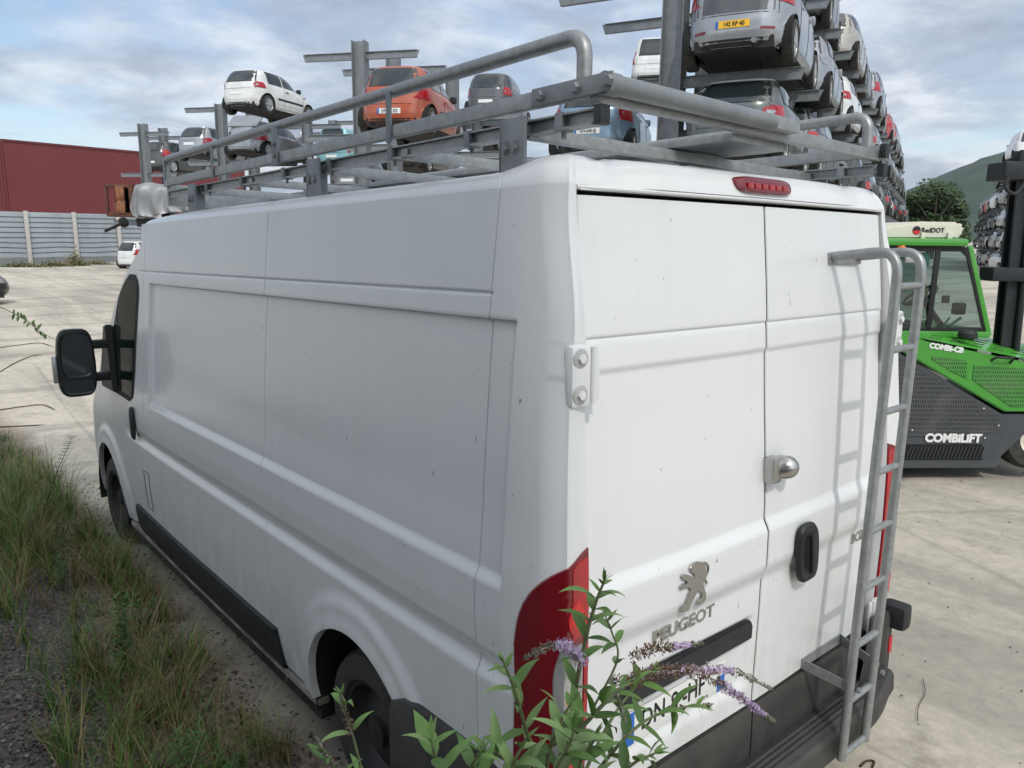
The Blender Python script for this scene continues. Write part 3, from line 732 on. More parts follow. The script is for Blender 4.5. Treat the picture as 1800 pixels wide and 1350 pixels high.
# emblem: rampant lion
LP = [(1182, 318), (1190, 304), (1200, 295), (1220, 285), (1245, 287), (1262, 300), (1268, 325), (1268, 350), (1262, 372), (1252, 392), (1262, 410), (1272, 432), (1273, 462), (1262, 480), (1235, 495), (1228, 488), (1234, 470), (1250, 455), (1245, 432), (1227, 425), (1215, 450), (1200, 480), (1188, 505), (1185, 520), (1150, 533), (1145, 522), (1152, 502), (1168, 492), (1175, 460), (1190, 420), (1180, 411), (1160, 415), (1140, 426), (1136, 413), (1150, 398), (1174, 389), (1165, 381), (1147, 374), (1141, 362), (1150, 350), (1176, 352), (1202, 364), (1207, 351), (1197, 341), (1184, 335)]
c = on_rear(-.428, 1.186, .0)
LQ = lambda x, y: ((x - 1207) * .00100, -(y + .47 * (x - 1207) - 410) * .00070)
e = MB().prism([LQ(*p) for p in LP], frame((c.x, c.y - .001, c.z), (1, 0, 0), (0, 0, 1)), .007, .0014)
tail = bez([(c.x + LQ(*p)[0], c.y - .004, c.z + LQ(*p)[1]) for p in ((1260, 402), (1277, 386), (1266, 362), (1280, 330), (1281, 305), (1270, 290), (1258, 288))], 5)
e.tube(tail, .0036, 6); e.build('emblem', MT['chrome'], rd_l)
def rear_text(s, x, z, size, m, par, name='lettering', xs=1.0, bold=0, off=.002, tilt=0):
    c = on_rear(x, z, off); return text(s, frame(c, (1, 0, tilt), (0, 0, 1)), size, m, par, name, .003, bold, xs)
rear_text('PEUGEOT', -.435, 1.057, .058, MT['chrome'], rd_l, 'lettering', 1.22, .0010)
rear_text('BOXER', .772, 1.058, .060, MT['chrome'], rd_r, 'lettering', .98, .001)
# plate light bar
c = on_rear(-.38, .91, 0)
MB().prism([(-.345, -.040), (.333, -.040), (.336, .010), (.325, .032), (.30, .037), (-.31, .037), (-.345, .02)], frame((c.x, c.y - .0, .915), (1, 0, 0), (0, 0, 1)), .030, .006).build('plate_light_bar', MT['black'], rd_l)
# number plate
yp = rear_y(-.39, .80) - .006
pl = MB().box((-.690, yp - .003, .722), (-.170, yp, .832), None, .002).build('number_plate', MT['plate'], rd_l)
for x0 in (-.690, -.215): MB().box((x0 + .001, yp - .0042, .723), (x0 + .044, yp - .0032, .831 if x0 < -.5 else .78), None, .0004).build('plate_band', MT['blue'], pl)
MB().box((-.207, yp - .0042, .786), (-.178, yp - .0032, .826), None, .0004).build('plate_band', MT['plate'], pl)
text('DN-8 -HF', frame((-.450, yp - .0035, .782), (1, 0, 0), (0, 0, 1)), .092, MT['ink'], pl, 'plate_lettering', .0006, .0015, .86)
text('57 23 87 00', frame((-.295, yp - .0035, .732), (1, 0, 0), (0, 0, 1)), .013, MT['ink'], pl, 'plate_lettering', .0004)
# third brake lamp on the roof edge
bl = MB()
cx, cz = -.020, 2.437
ring = [(.155 * math.copysign(abs(math.cos(a)) ** .4, math.cos(a)), .026 * math.copysign(abs(math.sin(a)) ** .6, math.sin(a))) for a in np.linspace(0, 2 * math.pi, 28, endpoint=False)]
yb = .052
for sc, dy in ((1.04, .02), (1.03, -.006), (1.0, -.012), (.9, -.016), (.4, -.018)): bl.grid
rr = [[(cx + u * sc, yb + dy + .30 * v * sc * .9, cz + v * sc) for u, v in ring] for sc, dy in ((1.04, .035), (1.03, -.004), (.97, -.010), (.85, -.013), (.3, -.015))]
bl.grid(rr, closed=True).add(rr[-1], [tuple(range(28))]); blo = bl.build('brake_lamp', MT['redd'], van)
for k in range(6):
    x0 = cx - .118 + k * .041; MB().box((x0, yb - .020, cz - .014), (x0 + .032, yb - .012, cz + .004), None, .002).build('lamp_cell', MT['red'], blo)

# ladder on the right door ----------------------------------------------
lad = None
LX = ((.425, .362), (.622, .550))
rails = MB()
for xt, xb in LX:
    ym = rear_y(.5, 2.21)
    pts = fillet([(xt + .015, ym, 2.207), (xt + .004, -.205, 2.232), (xt, -.205, 2.05), (xb, -.175, .30)], .085, 7)
    rails.tube(pts, .0172, 14)
rails_o = rails.build('ladder', MT['galv'], van)
for k in range(9):
    z = 2.105 - k * .2235; t = (2.05 - z) / 1.75; y = lerp(-.205, -.175, max(0, t)); a = lerp(LX[0][0], LX[0][1], max(0, t)); b = lerp(LX[1][0], LX[1][1], max(0, t))
    MB().tube([(a, y, z), (b, y, z)], .0128, 12).build('rung', MT['galv'], rails_o)
ym = rear_y(.5, 2.20)
MB().box((.415, ym - .010, 2.178), (.66, ym + .002, 2.222), None, .002).build('ladder_bracket', MT['galv'], rails_o)
z = .60; mb = MB()
yd = rear_y(.5, .62)
for x in (.345, .655): mb.beam((x, yd - .002, z + .03), (x - .0 + (.035 if x < .5 else -.045), -.18, z - .005), .004, .040, (0, 0, 1), 0)
mb.box((.345, yd - .006, .608), (.655, yd - .001, .648)); mb.build('ladder_bracket', MT['galv'], rails_o)
for x in (.405, .60):
    MB().lathe([(.011, 0), (.011, .012), (.0001, .013)], frame((x, -.196, .585), (1, 0, 0), (0, 0, 1)), 6).build('bolt', MT['galvd'], rails_o)
# ------------------------------------------------------------------ roof rack (part of the van)
HX = .80; Y0, Y1 = .055, 3.73
rk = MB()
for s in (-1, 1):
    rk.beam((s * HX, Y0, 2.648), (s * HX, Y1, 2.648), .030, .044, (0, 0, 1), .003)     # upper side rail
    rk.channel((s * (HX - .012), Y0 + .02, 2.575), (s * (HX - .012), Y1 - .05, 2.575), .042, .042, .005)
rack = rk.build('roof_rack', MT['galv'], van)
for s in (-1, 1):
    # handrail tube
    e0 = .115
    pts = fillet([(s * HX, e0, 2.66), (s * HX, e0, 2.788), (s * HX, Y1 - .02, 2.788), (s * HX, Y1 - .02, 2.66)], .085, 8)
    MB().tube(pts, .0215, 14).build('guard_tube', MT['galv'], rack)
    for y, w in ((1.07, .030), (2.05, .060), (2.86, .030)):
        mb = MB().box((s * (HX + .019) - .004, y - w / 2, 2.61), (s * (HX + .019) + .004, y + w / 2, 2.785), None, .001)
        if w > .05:
            for zz in (2.655, 2.705): mb.lathe([(.010, 0), (.010, .010), (.0001, .011)], frame((s * (HX + .0235), y, zz), (0, 1, 0), (0, 0, s)), 6)
        mb.build('guard_post', MT['galvd'], rack)
    # legs standing on the roof edge
    for y in (.35, 1.62, 3.12):
        x = s * .845; mb = MB()
        mb.box((x - .006, y - .055, 2.435), (x + .006, y + .055, 2.60), None, .002)
        mb.box((x - .006, y + .045, 2.435), (x + .08 * (-s) + .006 if s < 0 else x + .006, y + .055, 2.60)) if s < 0 else mb.box((x - .08, y + .045, 2.435), (x + .006, y + .055, 2.60))
        for dy in (-.022, .022):
            mb.box((x + s * .0065, y + dy - .005, 2.50), (x + s * .009, y + dy + .005, 2.535), None, .001)
            mb.lathe([(.009, 0), (.009, .010), (.0001, .011)], frame((x + s * .007, y + dy, 2.515), (0, 1, 0), (0, 0, s)), 6)
        mb.build('rack_leg', MT['galvd'], rack)
    # clamp bolts under the lower rail
    for y in (.20, .62, 1.08, 1.56, 2.0, 2.5, 3.0):
        mb = MB().box((s * (HX - .012) - .024, y - .014, 2.550), (s * (HX - .012) + .024, y + .014, 2.600), None, .002)
        mb.tube([(s * (HX - .012), y, 2.552), (s * (HX - .012), y, 2.532)], .007, 8); mb.build('rail_clamp', MT['galvd'], rack)
for y in (.35, 1.0, 1.62, 2.4, 3.12): MB().beam((-HX, y, 2.565), (HX, y, 2.565), .040, .036, (0, 0, 1), .003).build('crossbar', MT['galv'], rack)
MB().beam((-HX, Y0 + .02, 2.632), (HX, Y0 + .02, 2.632), .034, .040, (0, 0, 1), .003).build('end_bar', MT['galv'], rack)
MB().beam((-HX, Y1 - .02, 2.575), (HX, Y1 - .02, 2.575), .03, .13, (0, 0, 1), .003).build('end_bar', MT['galv'], rack)
# roller for long loads at the rear, left half
MB().tube([(-.765, Y0 - .026, 2.650), (-.76, Y0 - .026, 2.650), (-.03, Y0 - .026, 2.650), (-.025, Y0 - .026, 2.650)], [.020, .0265, .0265, .022], 20).build('roller', MT['galvd'], rack)
mb = MB().box((-.822, Y0 - .06, 2.626), (-.815, .30, 2.674), None, .002)
for y in (.0, .12, .26): mb.lathe([(.015, 0), (.015, .010), (.012, .014), (.0001, .014)], frame((-.8225, y, 2.650), (0, 1, 0), (0, 0, -1)), 6)
mb.tube([(-.815, Y0 - .026, 2.650), (-.765, Y0 - .026, 2.650)], .030, 14)
mb.build('roller_bracket', MT['galvd'], rack)
MB().box((-.025, Y0 - .04, 2.632), (.12, Y0 + .04, 2.672), None, .002).build('roller_bracket', MT['galv'], rack)
# loading plank
MB().box((-.14, .10, 2.590), (.19, 3.66, 2.615), None, .003).build('walkway_plank', MT['galv'], rack)
for s in (-1, 1): MB().box((s * HX - .018, Y0 - .022, 2.55), (s * HX + .018, Y0 + .004, 2.60), None, .001).build('end_cap', MT['black'], rack)
MB().box((HX - .018, Y0 - .024, 2.622), (HX + .018, Y0 - .001, 2.674), None, .001).build('end_cap', MT['black'], rack)

# the rack sits a little askew on the roof, its right side lower
rack.matrix_local = Matrix.Translation((-HX, 0, 2.65)) @ Matrix.Rotation(R(1.2), 4, 'Y') @ Matrix.Translation((HX, 0, -2.65))
# ------------------------------------------------------------------ unseen warehouse added behind the photographer to shade the van's left flank and verge
def build_shade_caster():
    root = empty('warehouse', (-3.12, -4.0, ZG), R(-27)); tag(root, 'tall pale grey corrugated block added out of view behind the photographer to shade the verge', 'building')
    m = mat('grey_cladding', (.62, .62, .60), .6, var=.15, vscale=.8)  # kept pale so the added walls bounce light onto the shaded flank
    x0, x1, y0, y1, h = -14.0, 0.0, -11, 0, 13.8
    pts = []
    def wall(a, b):
        n = int((Vector(b) - Vector(a)).length / .25); r0 = []; r1 = []; d = (Vector(b) - Vector(a)).normalized(); nrm = Vector((d.y, -d.x, 0))
        for k in range(n + 1):
            for q, o in ((0, 0), (.3, 0), (.45, .04), (.85, .04)):
                t = min(1, (k + q) / n); p = Vector(a).lerp(Vector(b), t) + nrm * o; r0.append((p.x, p.y, -.3)); r1.append((p.x, p.y, h))
        return MB().grid([r0, r1])
    mb = wall((x0, y1), (x1, y1)) if False else MB()
    for a, b in (((x1, y0, 0), (x1, y1, 0)), ((x1, y1, 0), (x0, y1, 0)), ((x0, y1, 0), (x0, y0, 0)), ((x0, y0, 0), (x1, y0, 0))): q = wall(a, b); mb.add(q.v, q.f)
    mb.build('wall', m, root, 20)
    MB().box((x0 - .1, y0 - .1, h), (x1 + .02, y1 + .05, h + .12)).build('roof', m, root)
build_shade_caster()
# ------------------------------------------------------------------ car builder: origin at the middle of the rear bumper, tyre-bottom level, nose towards +y
PAINT = {}
def paint(name, col, metal=0.0, rough=.3):
    if name not in PAINT: PAINT[name] = mat('car_paint_' + name, col, rough, metal, coat=.5, col2=tuple(.72 * q + .28 * d for q, d in zip(col, (.20, .18, .15))), vscale=2.2, mask=(.36, .60))
    return PAINT[name]
COLS = {'white': ((.72, .73, .73), 0), 'silver': ((.34, .36, .39), .45), 'dark grey': ((.075, .08, .09), .35), 'black': ((.018, .019, .022), .1), 'orange': ((.43, .080, .030), .1), 'light blue': ((.25, .38, .52), .35),
        'turquoise': ((.20, .45, .50), .1), 'red': ((.42, .02, .025), .1), 'grey green': ((.10, .115, .115), .45), 'blue': ((.04, .09, .22), .2), 'beige': ((.42, .40, .36), .3), 'mid grey': ((.20, .215, .235), .4)}
def se(w, n, t):
    return w * max(0.0, 1 - abs(t) ** n) ** (1 / n)
class Shape:
    "car skin: levels of rounded plan outlines"
    def __init__(s, L, Wd, H, rows, nr=3.9, nf=3.0):
        s.L, s.Wd, s.H = L, Wd, H; s.z, s.yr, s.yf, s.w = [np.array(c, float) for c in zip(*rows)]; s.nr, s.nf = nr, nf
    def at(s, z): return [float(np.interp(z, s.z, a)) for a in (s.yr, s.yf, s.w)]
    def side(s, y, z, off=0.0, sg=1):
        yr, yf, w = s.at(z); m = (yr + yf) / 2; h = (yf - yr) / 2; t = max(-.998, min(.998, (y - m) / h)); return (sg * (se(w / 2, s.nr if t < 0 else s.nf, t) + off), y, z)
    def end(s, x, z, rear=True, off=0.0):
        yr, yf, w = s.at(z); m = (yr + yf) / 2; h = (yf - yr) / 2; t = max(-.999, min(.999, x / (w / 2))); q = se(h, s.nr if rear else s.nf, t); return (x, m - q - off if rear else m + q + off, z)
    def ring(s, z, base):
        yr, yf, w = s.at(z); m = (yr + yf) / 2; h = (yf - yr) / 2; return [(w / 2 * u, m + h * v, z) for u, v in base]
    def base(s, n=112):
        th = np.linspace(0, 2 * math.pi, 4000, endpoint=False); P = []
        for a in th:
            c, si = math.cos(a), math.sin(a); e = 2 / (s.nf if si > 0 else s.nr); P.append((math.copysign(abs(c) ** e, c), math.copysign(abs(si) ** e, si)))
        P = np.array(P + [P[0]]); d = np.hypot(np.diff(P[:, 0]) * s.Wd / 2, np.diff(P[:, 1]) * s.L / 2); cl = np.concatenate([[0], np.cumsum(d)]); q = np.linspace(0, cl[-1], n, endpoint=False)
        return list(zip(np.interp(q, cl, P[:, 0]), np.interp(q, cl, P[:, 1])))
def build_car_meshes(kind):
    "returns a prototype car (root hidden nowhere: the first copy is used as a car itself)"
    K = CARK[kind]; L, Wd, H = K['L'], K['W'], K['H']; rows = K['rows'](L, Wd, H); sh = Shape(L, Wd, H, rows, K.get('nr', 3.9), K.get('nf', 3.0))
    wr = K.get('wr', .30); wy = (K.get('ro', .62), L - K.get('fo', .80)); base = sh.base()
    P = {}
    zs = sorted(set(list(np.round(np.concatenate([np.linspace(rows[0][0], K['belt'], 16), np.linspace(K['belt'], rows[-1][0], 16)]), 4)) + [r[0] for r in rows]))
    R_ = [sh.ring(z, base) for z in zs]; nb = len(base)
    # close the roof with shrinking rings
    top = R_[-1]; cy = sum(p[1] for p in top) / nb
    for f, dz in ((.90, .012), (.72, .022), (.45, .03), (.15, .033), (.0, .034)): R_.append([(p[0] * f, cy + (p[1] - cy) * (f * .6 + .4 * (f > 0) if False else f), zs[-1] + dz) for p in top])
    mb = MB().grid(R_, closed=True)
    V, F, ins = carve(mb.v, mb.f, [(wy[0], wr), (wy[1], wr)], wr + .065, 1)
    P['body'] = (list(map(tuple, V)), F, 'PAINT')
    us = MB(); us.box((-Wd / 2 + .10, wy[0] + .36, rows[0][0] - .02), (Wd / 2 - .10, wy[1] - .36, rows[0][0] + .10)).box((-Wd / 2 + .27, .12, rows[0][0] - .03), (Wd / 2 - .27, L - .25, rows[0][0] + .14))
    us.tube([(-Wd / 2 + .2, wy[0], wr - .02), (Wd / 2 - .2, wy[0], wr - .02)], .045, 8); us.tube([(.32, .04, .22), (.32, .5, .24), (.25, 1.4, .20)], [.03, .03, .07], 8)
    us.box((-.45, .10, .20), (.20, .55, .27), None, .03)
    P['underbody'] = (us.v, us.f, 'under')
    for y0 in wy:
        for sg in (-1, 1):
            wl = MB(); rws = [[(sg * xx, y0 + (wr + .07) * math.cos(a), wr + (wr + .07) * math.sin(a)) for a in np.linspace(-.35, math.pi + .35, 15)] for xx in (Wd / 2 - .03, Wd / 2 - .32)]; wl.grid(rws); wl.add([(sg * (Wd / 2 - .32), y0, wr)] + rws[1], [(0, i, i + 1) for i in range(1, 15)]); P.setdefault('wheel_well', []).append((wl.v, wl.f, 'well'))
    # glazing
    b, zt = K['belt'], rows[-1][0]
    def patch(fn, zz, a0, a1, n=8): return [[fn(lerp(a0(z), a1(z), k / n), z) for k in range(n + 1)] for z in zz]
    yrw = K['rwin']; zw = np.linspace(b + yrw[0], zt - yrw[1], 8); wx = K.get('rwx', .80)
    g = MB().grid(patch(lambda x, z: sh.end(x, z, True, .013), zw, lambda z: -sh.at(z)[2] / 2 * wx, lambda z: sh.at(z)[2] / 2 * wx)); P['rear_window'] = (g.v, g.f, 'glass')
    zw = np.linspace(b + .02, zt - .05, 8); g = MB().grid(patch(lambda x, z: sh.end(x, z, False, .013), zw, lambda z: -sh.at(z)[2] / 2 * .84, lambda z: sh.at(z)[2] / 2 * .84)); P['windscreen'] = (g.v, g.f, 'glass')
    for i, (ya, yb) in enumerate(K['sw']):
        zz = np.linspace(b + .035, zt - .045, 7)
        for sg in (-1, 1):
            def fa(z, ya=ya): return max(ya, sh.at(z)[0] + .16 * L / 4)
            def fb(z, yb=yb, ya=ya): return max(fa(z) + .03, min(yb, sh.at(z)[1] - .13))
            g = MB().grid(patch(lambda y, z, sg=sg: sh.side(y, z, .010, sg), zz, fa, fb, 6)); P.setdefault('side_window', []).append((g.v, g.f, 'glass'))
    # tail lamps, wrapping the corner
    tz0, tz1, tx0, ty1 = K['tl']
    for sg in (-1, 1):
        rws = []
        for z in np.linspace(tz0, tz1, 9):
            g_ = max(.25, 1 - abs(2 * (z - tz0) / (tz1 - tz0) - 1) ** 3) ** .5; yr, yf, w = sh.at(z); x0 = w / 2 * (1 - (1 - tx0) * g_); pts = [sh.end(x, z, True, .014) for x in np.linspace(x0, w / 2 * .93, 5)]
            y1 = pts[-1][1]; pts += [sh.side(lerp(y1 + .03, yr + ty1 * g_ * (.6 + .4 * (z - tz0) / (tz1 - tz0)), k / 4), z, .014, 1) for k in range(1, 5)]; rws.append([(sg * p[0], p[1], p[2]) for p in pts])
        g = MB().grid(rws); P.setdefault('tail_lamp', []).append((g.v, g.f, 'red'))
        rws = [[(sg * p[0], p[1], p[2]) for p in [sh.end(x, z, True, .019) for x in np.linspace(sh.at(z)[2] / 2 * (tx0 + .06), sh.at(z)[2] / 2 * .88, 4)]] for z in np.linspace(lerp(tz0, tz1, .30), lerp(tz0, tz1, .58), 3)]
        g = MB().grid(rws); P.setdefault('lamp_lens', []).append((g.v, g.f, 'clear'))
        rws = [[(sg * p[0], p[1], p[2]) for p in [sh.end(x, z, False, .008) for x in np.linspace(sh.at(z)[2] / 2 * .5, sh.at(z)[2] / 2 * .9, 6)]] for z in np.linspace(.60, .74, 4)]
        g = MB().grid(rws); P.setdefault('headlamp', []).append((g.v, g.f, 'clear'))
    pz = K.get('pz', .42)
    # plate and dark bumper insert
    g = MB().grid([[sh.end(x, z, True, .010) for x in np.linspace(-.26, .26, 4)] for z in (pz, pz + .055, pz + .11)]); P['number_plate'] = (g.v, g.f, 'plate')
    g = MB().grid([[sh.end(x, z, True, .007) for x in np.linspace(-Wd * .40, Wd * .40, 12)] for z in np.linspace(rows[0][0] + .005, rows[0][0] + .11, 3)]); P['bumper_insert'] = (g.v, g.f, 'black')
    # shut lines: hatch and doors
    hx = .74
    zl = np.linspace(pz + .20, b + .02, 9)
    def line(pts): q_ = MB().tube(pts, .006, 4); P.setdefault('shut_line', []).append((q_.v, q_.f, 'seal'))
    line([sh.end(-sh.at(z)[2] / 2 * hx, z, True, .002) for z in reversed(zl)] + [sh.end(x, pz + .20, True, .002) for x in np.linspace(-Wd / 2 * hx, Wd / 2 * hx, 9)][1:-1] + [sh.end(sh.at(z)[2] / 2 * hx, z, True, .002) for z in zl])
    for yd in K['dl']:
        for sg in (-1, 1): line([sh.side(yd, z, .001, sg) for z in np.linspace(rows[0][0] + .12, b, 9)])
    for sg in (-1, 1):
        ym = K['mir']; p = sh.side(ym, b + .05, 0, sg); g = MB().box((-.075 + p[0] + sg * .09, ym - .05, b - .01), (.075 + p[0] + sg * .09, ym + .07, b + .14), None, .03); P.setdefault('wing_mirror', []).append((g.v, g.f, K.get('mm', 'PAINT')))
        for yd in K['dl'][:2]:
            h = sh.side(yd + .16, b - .10, 0, sg); g = MB().box((h[0] - .018, yd + .09, b - .125), (h[0] + .018, yd + .25, b - .09), None, .01); P.setdefault('door_handle', []).append((g.v, g.f, 'PAINT' if kind != 'hatch3' else 'black'))
        if K.get('strip'):
            g = MB().grid([[sh.side(y, z, .010, sg) for y in np.linspace(wy[0] + .5, wy[1] - .42, 10)] for z in (.52, .53, .575, .585)]); P.setdefault('side_moulding', []).append((g.v, g.f, 'black'))
    if K.get('spoiler'):
        g = MB(); zt2 = zt - .01; g.grid([[(x, sh.end(x, zt2, True, o)[1], zt2 + dz) for x in np.linspace(-Wd * .32, Wd * .32, 9)] for o, dz in ((-.20, .035), (.03, .012), (.04, -.01), (.0, -.03))]); P['spoiler'] = (g.v, g.f, 'PAINT')
    return P, wr, wy, Wd, sh
def hatch_rows(rw=.95, hood=.92):
    def f(L, W, H):
        b = f.b; zb = .20
        return [(zb, .10, L - .16, W * .90), (.27, .03, L - .06, W * .965), (.42, .0, L, W * .995), (.58, .012, L - .03, W), (.70, .03, L - .10, W), (b - .10, .055, L - .34, W * .985), (b - .02, .07, L - .62, W * .965), (b, .08, L - .98 * hood, W * .95),
                (b + .10, .115, L - 1.20 * hood, W * .90), (lerp(b, H, .55), .115 + .18 * rw, L - 1.55 * hood, W * .845), (H - .10, .115 + .36 * rw, L - 1.88 * hood, W * .745), (H - .045, .12 + .50 * rw, L - 2.08 * hood, W * .66)]
    return f
def mk(b, **k):
    f = hatch_rows(k.pop('rw', .95), k.pop('hood', .92)); f.b = b; d = dict(belt=b, rows=f, rwin=(.03, .05), sw=[(.85, 1.72), (1.78, 2.95)], tl=(.62, .88, .70, .22), dl=[1.75, 2.85], mir=2.62); d.update(k); return d
CARK = {
 'hatch3': mk(.95, L=3.95, W=1.70, H=1.48, sw=[(.72, 1.50), (1.57, 2.75)], dl=[1.55, 2.72], mir=2.58, strip=True, mm='black', tl=(.80, .99, .70, .30), rw=.8, pz=.56, ro=.66, fo=.82),
 'citycar': mk(.95, L=3.58, W=1.65, H=1.47, sw=[(.66, 1.30), (1.37, 2.45)], dl=[1.35, 2.42], mir=2.30, strip=True, mm='black', tl=(.72, .95, .80, .16), rw=.55, hood=.80, pz=.40, ro=.58, fo=.70),
 'hatch5': mk(.93, L=4.0, W=1.72, H=1.46, sw=[(.60, .98), (1.03, 1.78), (1.84, 2.85)], dl=[1.80, .98, 2.80], mir=2.62, rw=.85, tl=(.70, .93, .72, .30), spoiler=True, pz=.62),
 'coupe': mk(.95, L=3.95, W=1.72, H=1.46, sw=[(.62, 1.45), (1.52, 2.72)], dl=[1.50, 2.68], mir=2.52, rw=1.2, tl=(.74, .93, .62, .30), spoiler=True, pz=.40),
 'suv': mk(1.04, L=4.15, W=1.76, H=1.64, wr=.33, sw=[(.60, 1.0), (1.05, 1.85), (1.92, 2.95)], dl=[1.88, 1.02, 2.9], mir=2.72, rw=.75, tl=(.84, 1.16, .82, .20), pz=.47, ro=.68),
 'mpv': mk(1.0, L=4.35, W=1.78, H=1.64, sw=[(.55, 1.15), (1.20, 2.05), (2.12, 3.15)], dl=[2.08, 1.17, 3.1], mir=2.95, rw=.9, tl=(.78, 1.06, .70, .26), pz=.50),
 'estate': mk(.92, L=4.5, W=1.75, H=1.45, sw=[(.5, 1.2), (1.26, 2.1), (2.16, 3.1)], dl=[2.13, 1.23, 3.05], mir=2.9, rw=1.0, tl=(.66, .92, .72, .22), pz=.60),
 'smallvan': mk(1.05, L=4.2, W=1.75, H=1.82, sw=[(2.0, 2.95)], dl=[1.95, 2.9], mir=2.75, rw=.30, tl=(.75, 1.25, .86, .10), hood=.85, rwx=.70, pz=.55, nr=8),
}
PROTO = {}
def wheel_meshes(wr):
    Mx = frame((0, 0, 0), (0, 1, 0), (0, 0, 1)); w = .092; rr = wr * .70
    t = MB().lathe([(rr, -w * .8), (rr + .01, -w), (wr - .03, -w), (wr - .008, -w * .85), (wr, -w * .5), (wr, w * .5), (wr - .008, w * .85), (wr - .03, w), (rr + .01, w), (rr, w * .8)], Mx, 26)
    rb = MB().lathe([(rr + .004, w * .86), (rr - .012, w * .88), (rr - .03, w * .5), (.0001, w * .48)], Mx, 22)
    for k in range(6):
        a = 2 * math.pi * k / 6; Rm = Mx @ Matrix.Rotation(a, 4, 'Z'); rb.prism([(.02, -.025), (rr * .97, -.048), (rr * .97, .048), (.02, .025)], Rm @ Matrix.Translation((0, 0, w * .45)), w * .42)
    rb.lathe([(.06, w * .9), (.05, w * .97), (.0001, w * .98)], Mx, 12)
    return t, rb
WHM = {}
def car(kind, colour, mtx, label, cat='car', group=None, name=None, plate=None, lite=False, skip=(), rim='alloy'):
    if kind not in PROTO:
        P, wr, wy, Wd, sh = build_car_meshes(kind); D = []
        for nm, it in P.items():
            for (vs, fs, mk_) in (it if isinstance(it, list) else [it]):
                me = bpy.data.meshes.new(nm); me.from_pydata([tuple(v) for v in vs], [], [tuple(f) for f in fs]); me.validate(); me.update(); autosmooth(me, 40)
                if nm in ('body', 'spoiler'):
                    bm = bmesh.new(); bm.from_mesh(me); bmesh.ops.remove_doubles(bm, verts=bm.verts[:], dist=.0005); bmesh.ops.recalc_face_normals(bm, faces=bm.faces[:]); bm.to_mesh(me); bm.free(); autosmooth(me, 40)
                me.materials.append(MT.get(mk_)); D.append((nm, me, mk_))
        if wr not in WHM:
            t, rb = wheel_meshes(wr); ms = []
            for q, mm in ((t, 'rubber'), (rb, 'alloy')):
                me = bpy.data.meshes.new('wheel'); me.from_pydata([tuple(v) for v in q.v], [], q.f); me.update(); autosmooth(me, 40); me.materials.append(MT[mm]); ms.append(me)
            WHM[wr] = ms
        PROTO[kind] = (D, wr, wy, Wd, sh)
    D, wr, wy, Wd, sh = PROTO[kind]
    root = empty(name or kind_name(kind), mtx=mtx); tag(root, label, cat, group)
    cm = paint(colour, *COLS[colour]); pl = None
    for nm, me, mk_ in D:
        if nm in skip: continue
        if lite and nm in ('shut_line', 'door_handle', 'lamp_lens', 'bumper_insert', 'headlamp', 'side_moulding'): continue
        o = bpy.data.objects.new(nm, me); COL.objects.link(o); o.parent = root
        if mk_ == 'PAINT': o.material_slots[0].link = 'OBJECT'; o.material_slots[0].material = cm
        if nm == 'number_plate':
            pl = o
            if plate: o.material_slots[0].link = 'OBJECT'; o.material_slots[0].material = MT['platey'] if plate[1] else MT['plate']
    if plate and pl:
        pz = CARK[kind].get('pz', .42); y = sh.end(0, pz + .05, True, .013)[1]
        MB().box((-.258, y - .002, pz + .004), (-.218, y + .004, pz + .106)).build('plate_band', MT['blue'], pl)
        text(plate[0], frame((.02, y - .003, pz + .052), (1, 0, 0), (0, 0, 1)), .098, MT['ink'], pl, 'plate_lettering', .001, .001, .80)
    for y0 in wy:
        for sg in (-1, 1):
            if ('wheel', sg, y0 == wy[0]) in skip: continue
            o = bpy.data.objects.new('wheel', WHM[wr][0]); COL.objects.link(o); o.parent = root; o.location = (sg * (Wd / 2 - .105), y0, wr); o.rotation_euler = (0, 0, math.pi if sg < 0 else 0)
            q = bpy.data.objects.new('rim', WHM[wr][1]); COL.objects.link(q); q.parent = o
    return root
def kind_name(k): return {'hatch3': 'hatchback_car', 'citycar': 'city_car', 'hatch5': 'hatchback_car', 'coupe': 'hatchback_car', 'suv': 'suv_car', 'mpv': 'people_carrier', 'estate': 'estate_car', 'smallvan': 'delivery_van'}[k]
def place(px, py, depth, yaw, tilt=0.0, roll=0.0):
    "pose with the rear bumper's middle, at tyre-bottom level, seen at that pixel; yaw clockwise from +y"
    p = at(px, py, depth); return Matrix.Translation(p) @ Matrix.Rotation(-R(yaw), 4, 'Z') @ Matrix.Rotation(R(tilt), 4, 'X') @ Matrix.Rotation(R(roll), 4, 'Y')
# --- the separate cars on the racks at left and in the middle
car('hatch3', 'white', place(417, 196, 26.0, 58), 'white three-door hatchback parked alone high on the rack against the sky', 'car', name='hatchback_car')
car('citycar', 'orange', place(684, 234, 16.4, 52), 'orange three-door city car on the rack behind the roof rack', 'car', plate=('DF 830 XX', 0))
car('hatch5', 'silver', place(333, 281, 33.0, 56), 'silver grey older hatchback just left of the wrecked silver saloon', 'car')
car('suv', 'dark grey', place(266, 303, 40.0, 58), 'dark blue grey crossover at the far left end of the racks', 'car')
wreck = car('estate', 'silver', place(422, 277, 29.0, 55), 'wrecked silver car with raised boot lid and torn door under the white hatchback', 'car', name='wrecked_car', skip=('rear_window',))
car('mpv', 'dark grey', place(853, 206, 27.5, 53), 'dark grey people carrier on the rack right of the orange car', 'car')
car('hatch5', 'black', place(832, 262, 29.0, 53), 'black car under the dark grey people carrier, mostly hidden by the roof rack', 'car')
car('smallvan', 'turquoise', place(583, 300, 33.0, 56), 'turquoise car between the wrecked silver car and the orange car', 'car', name='small_car')
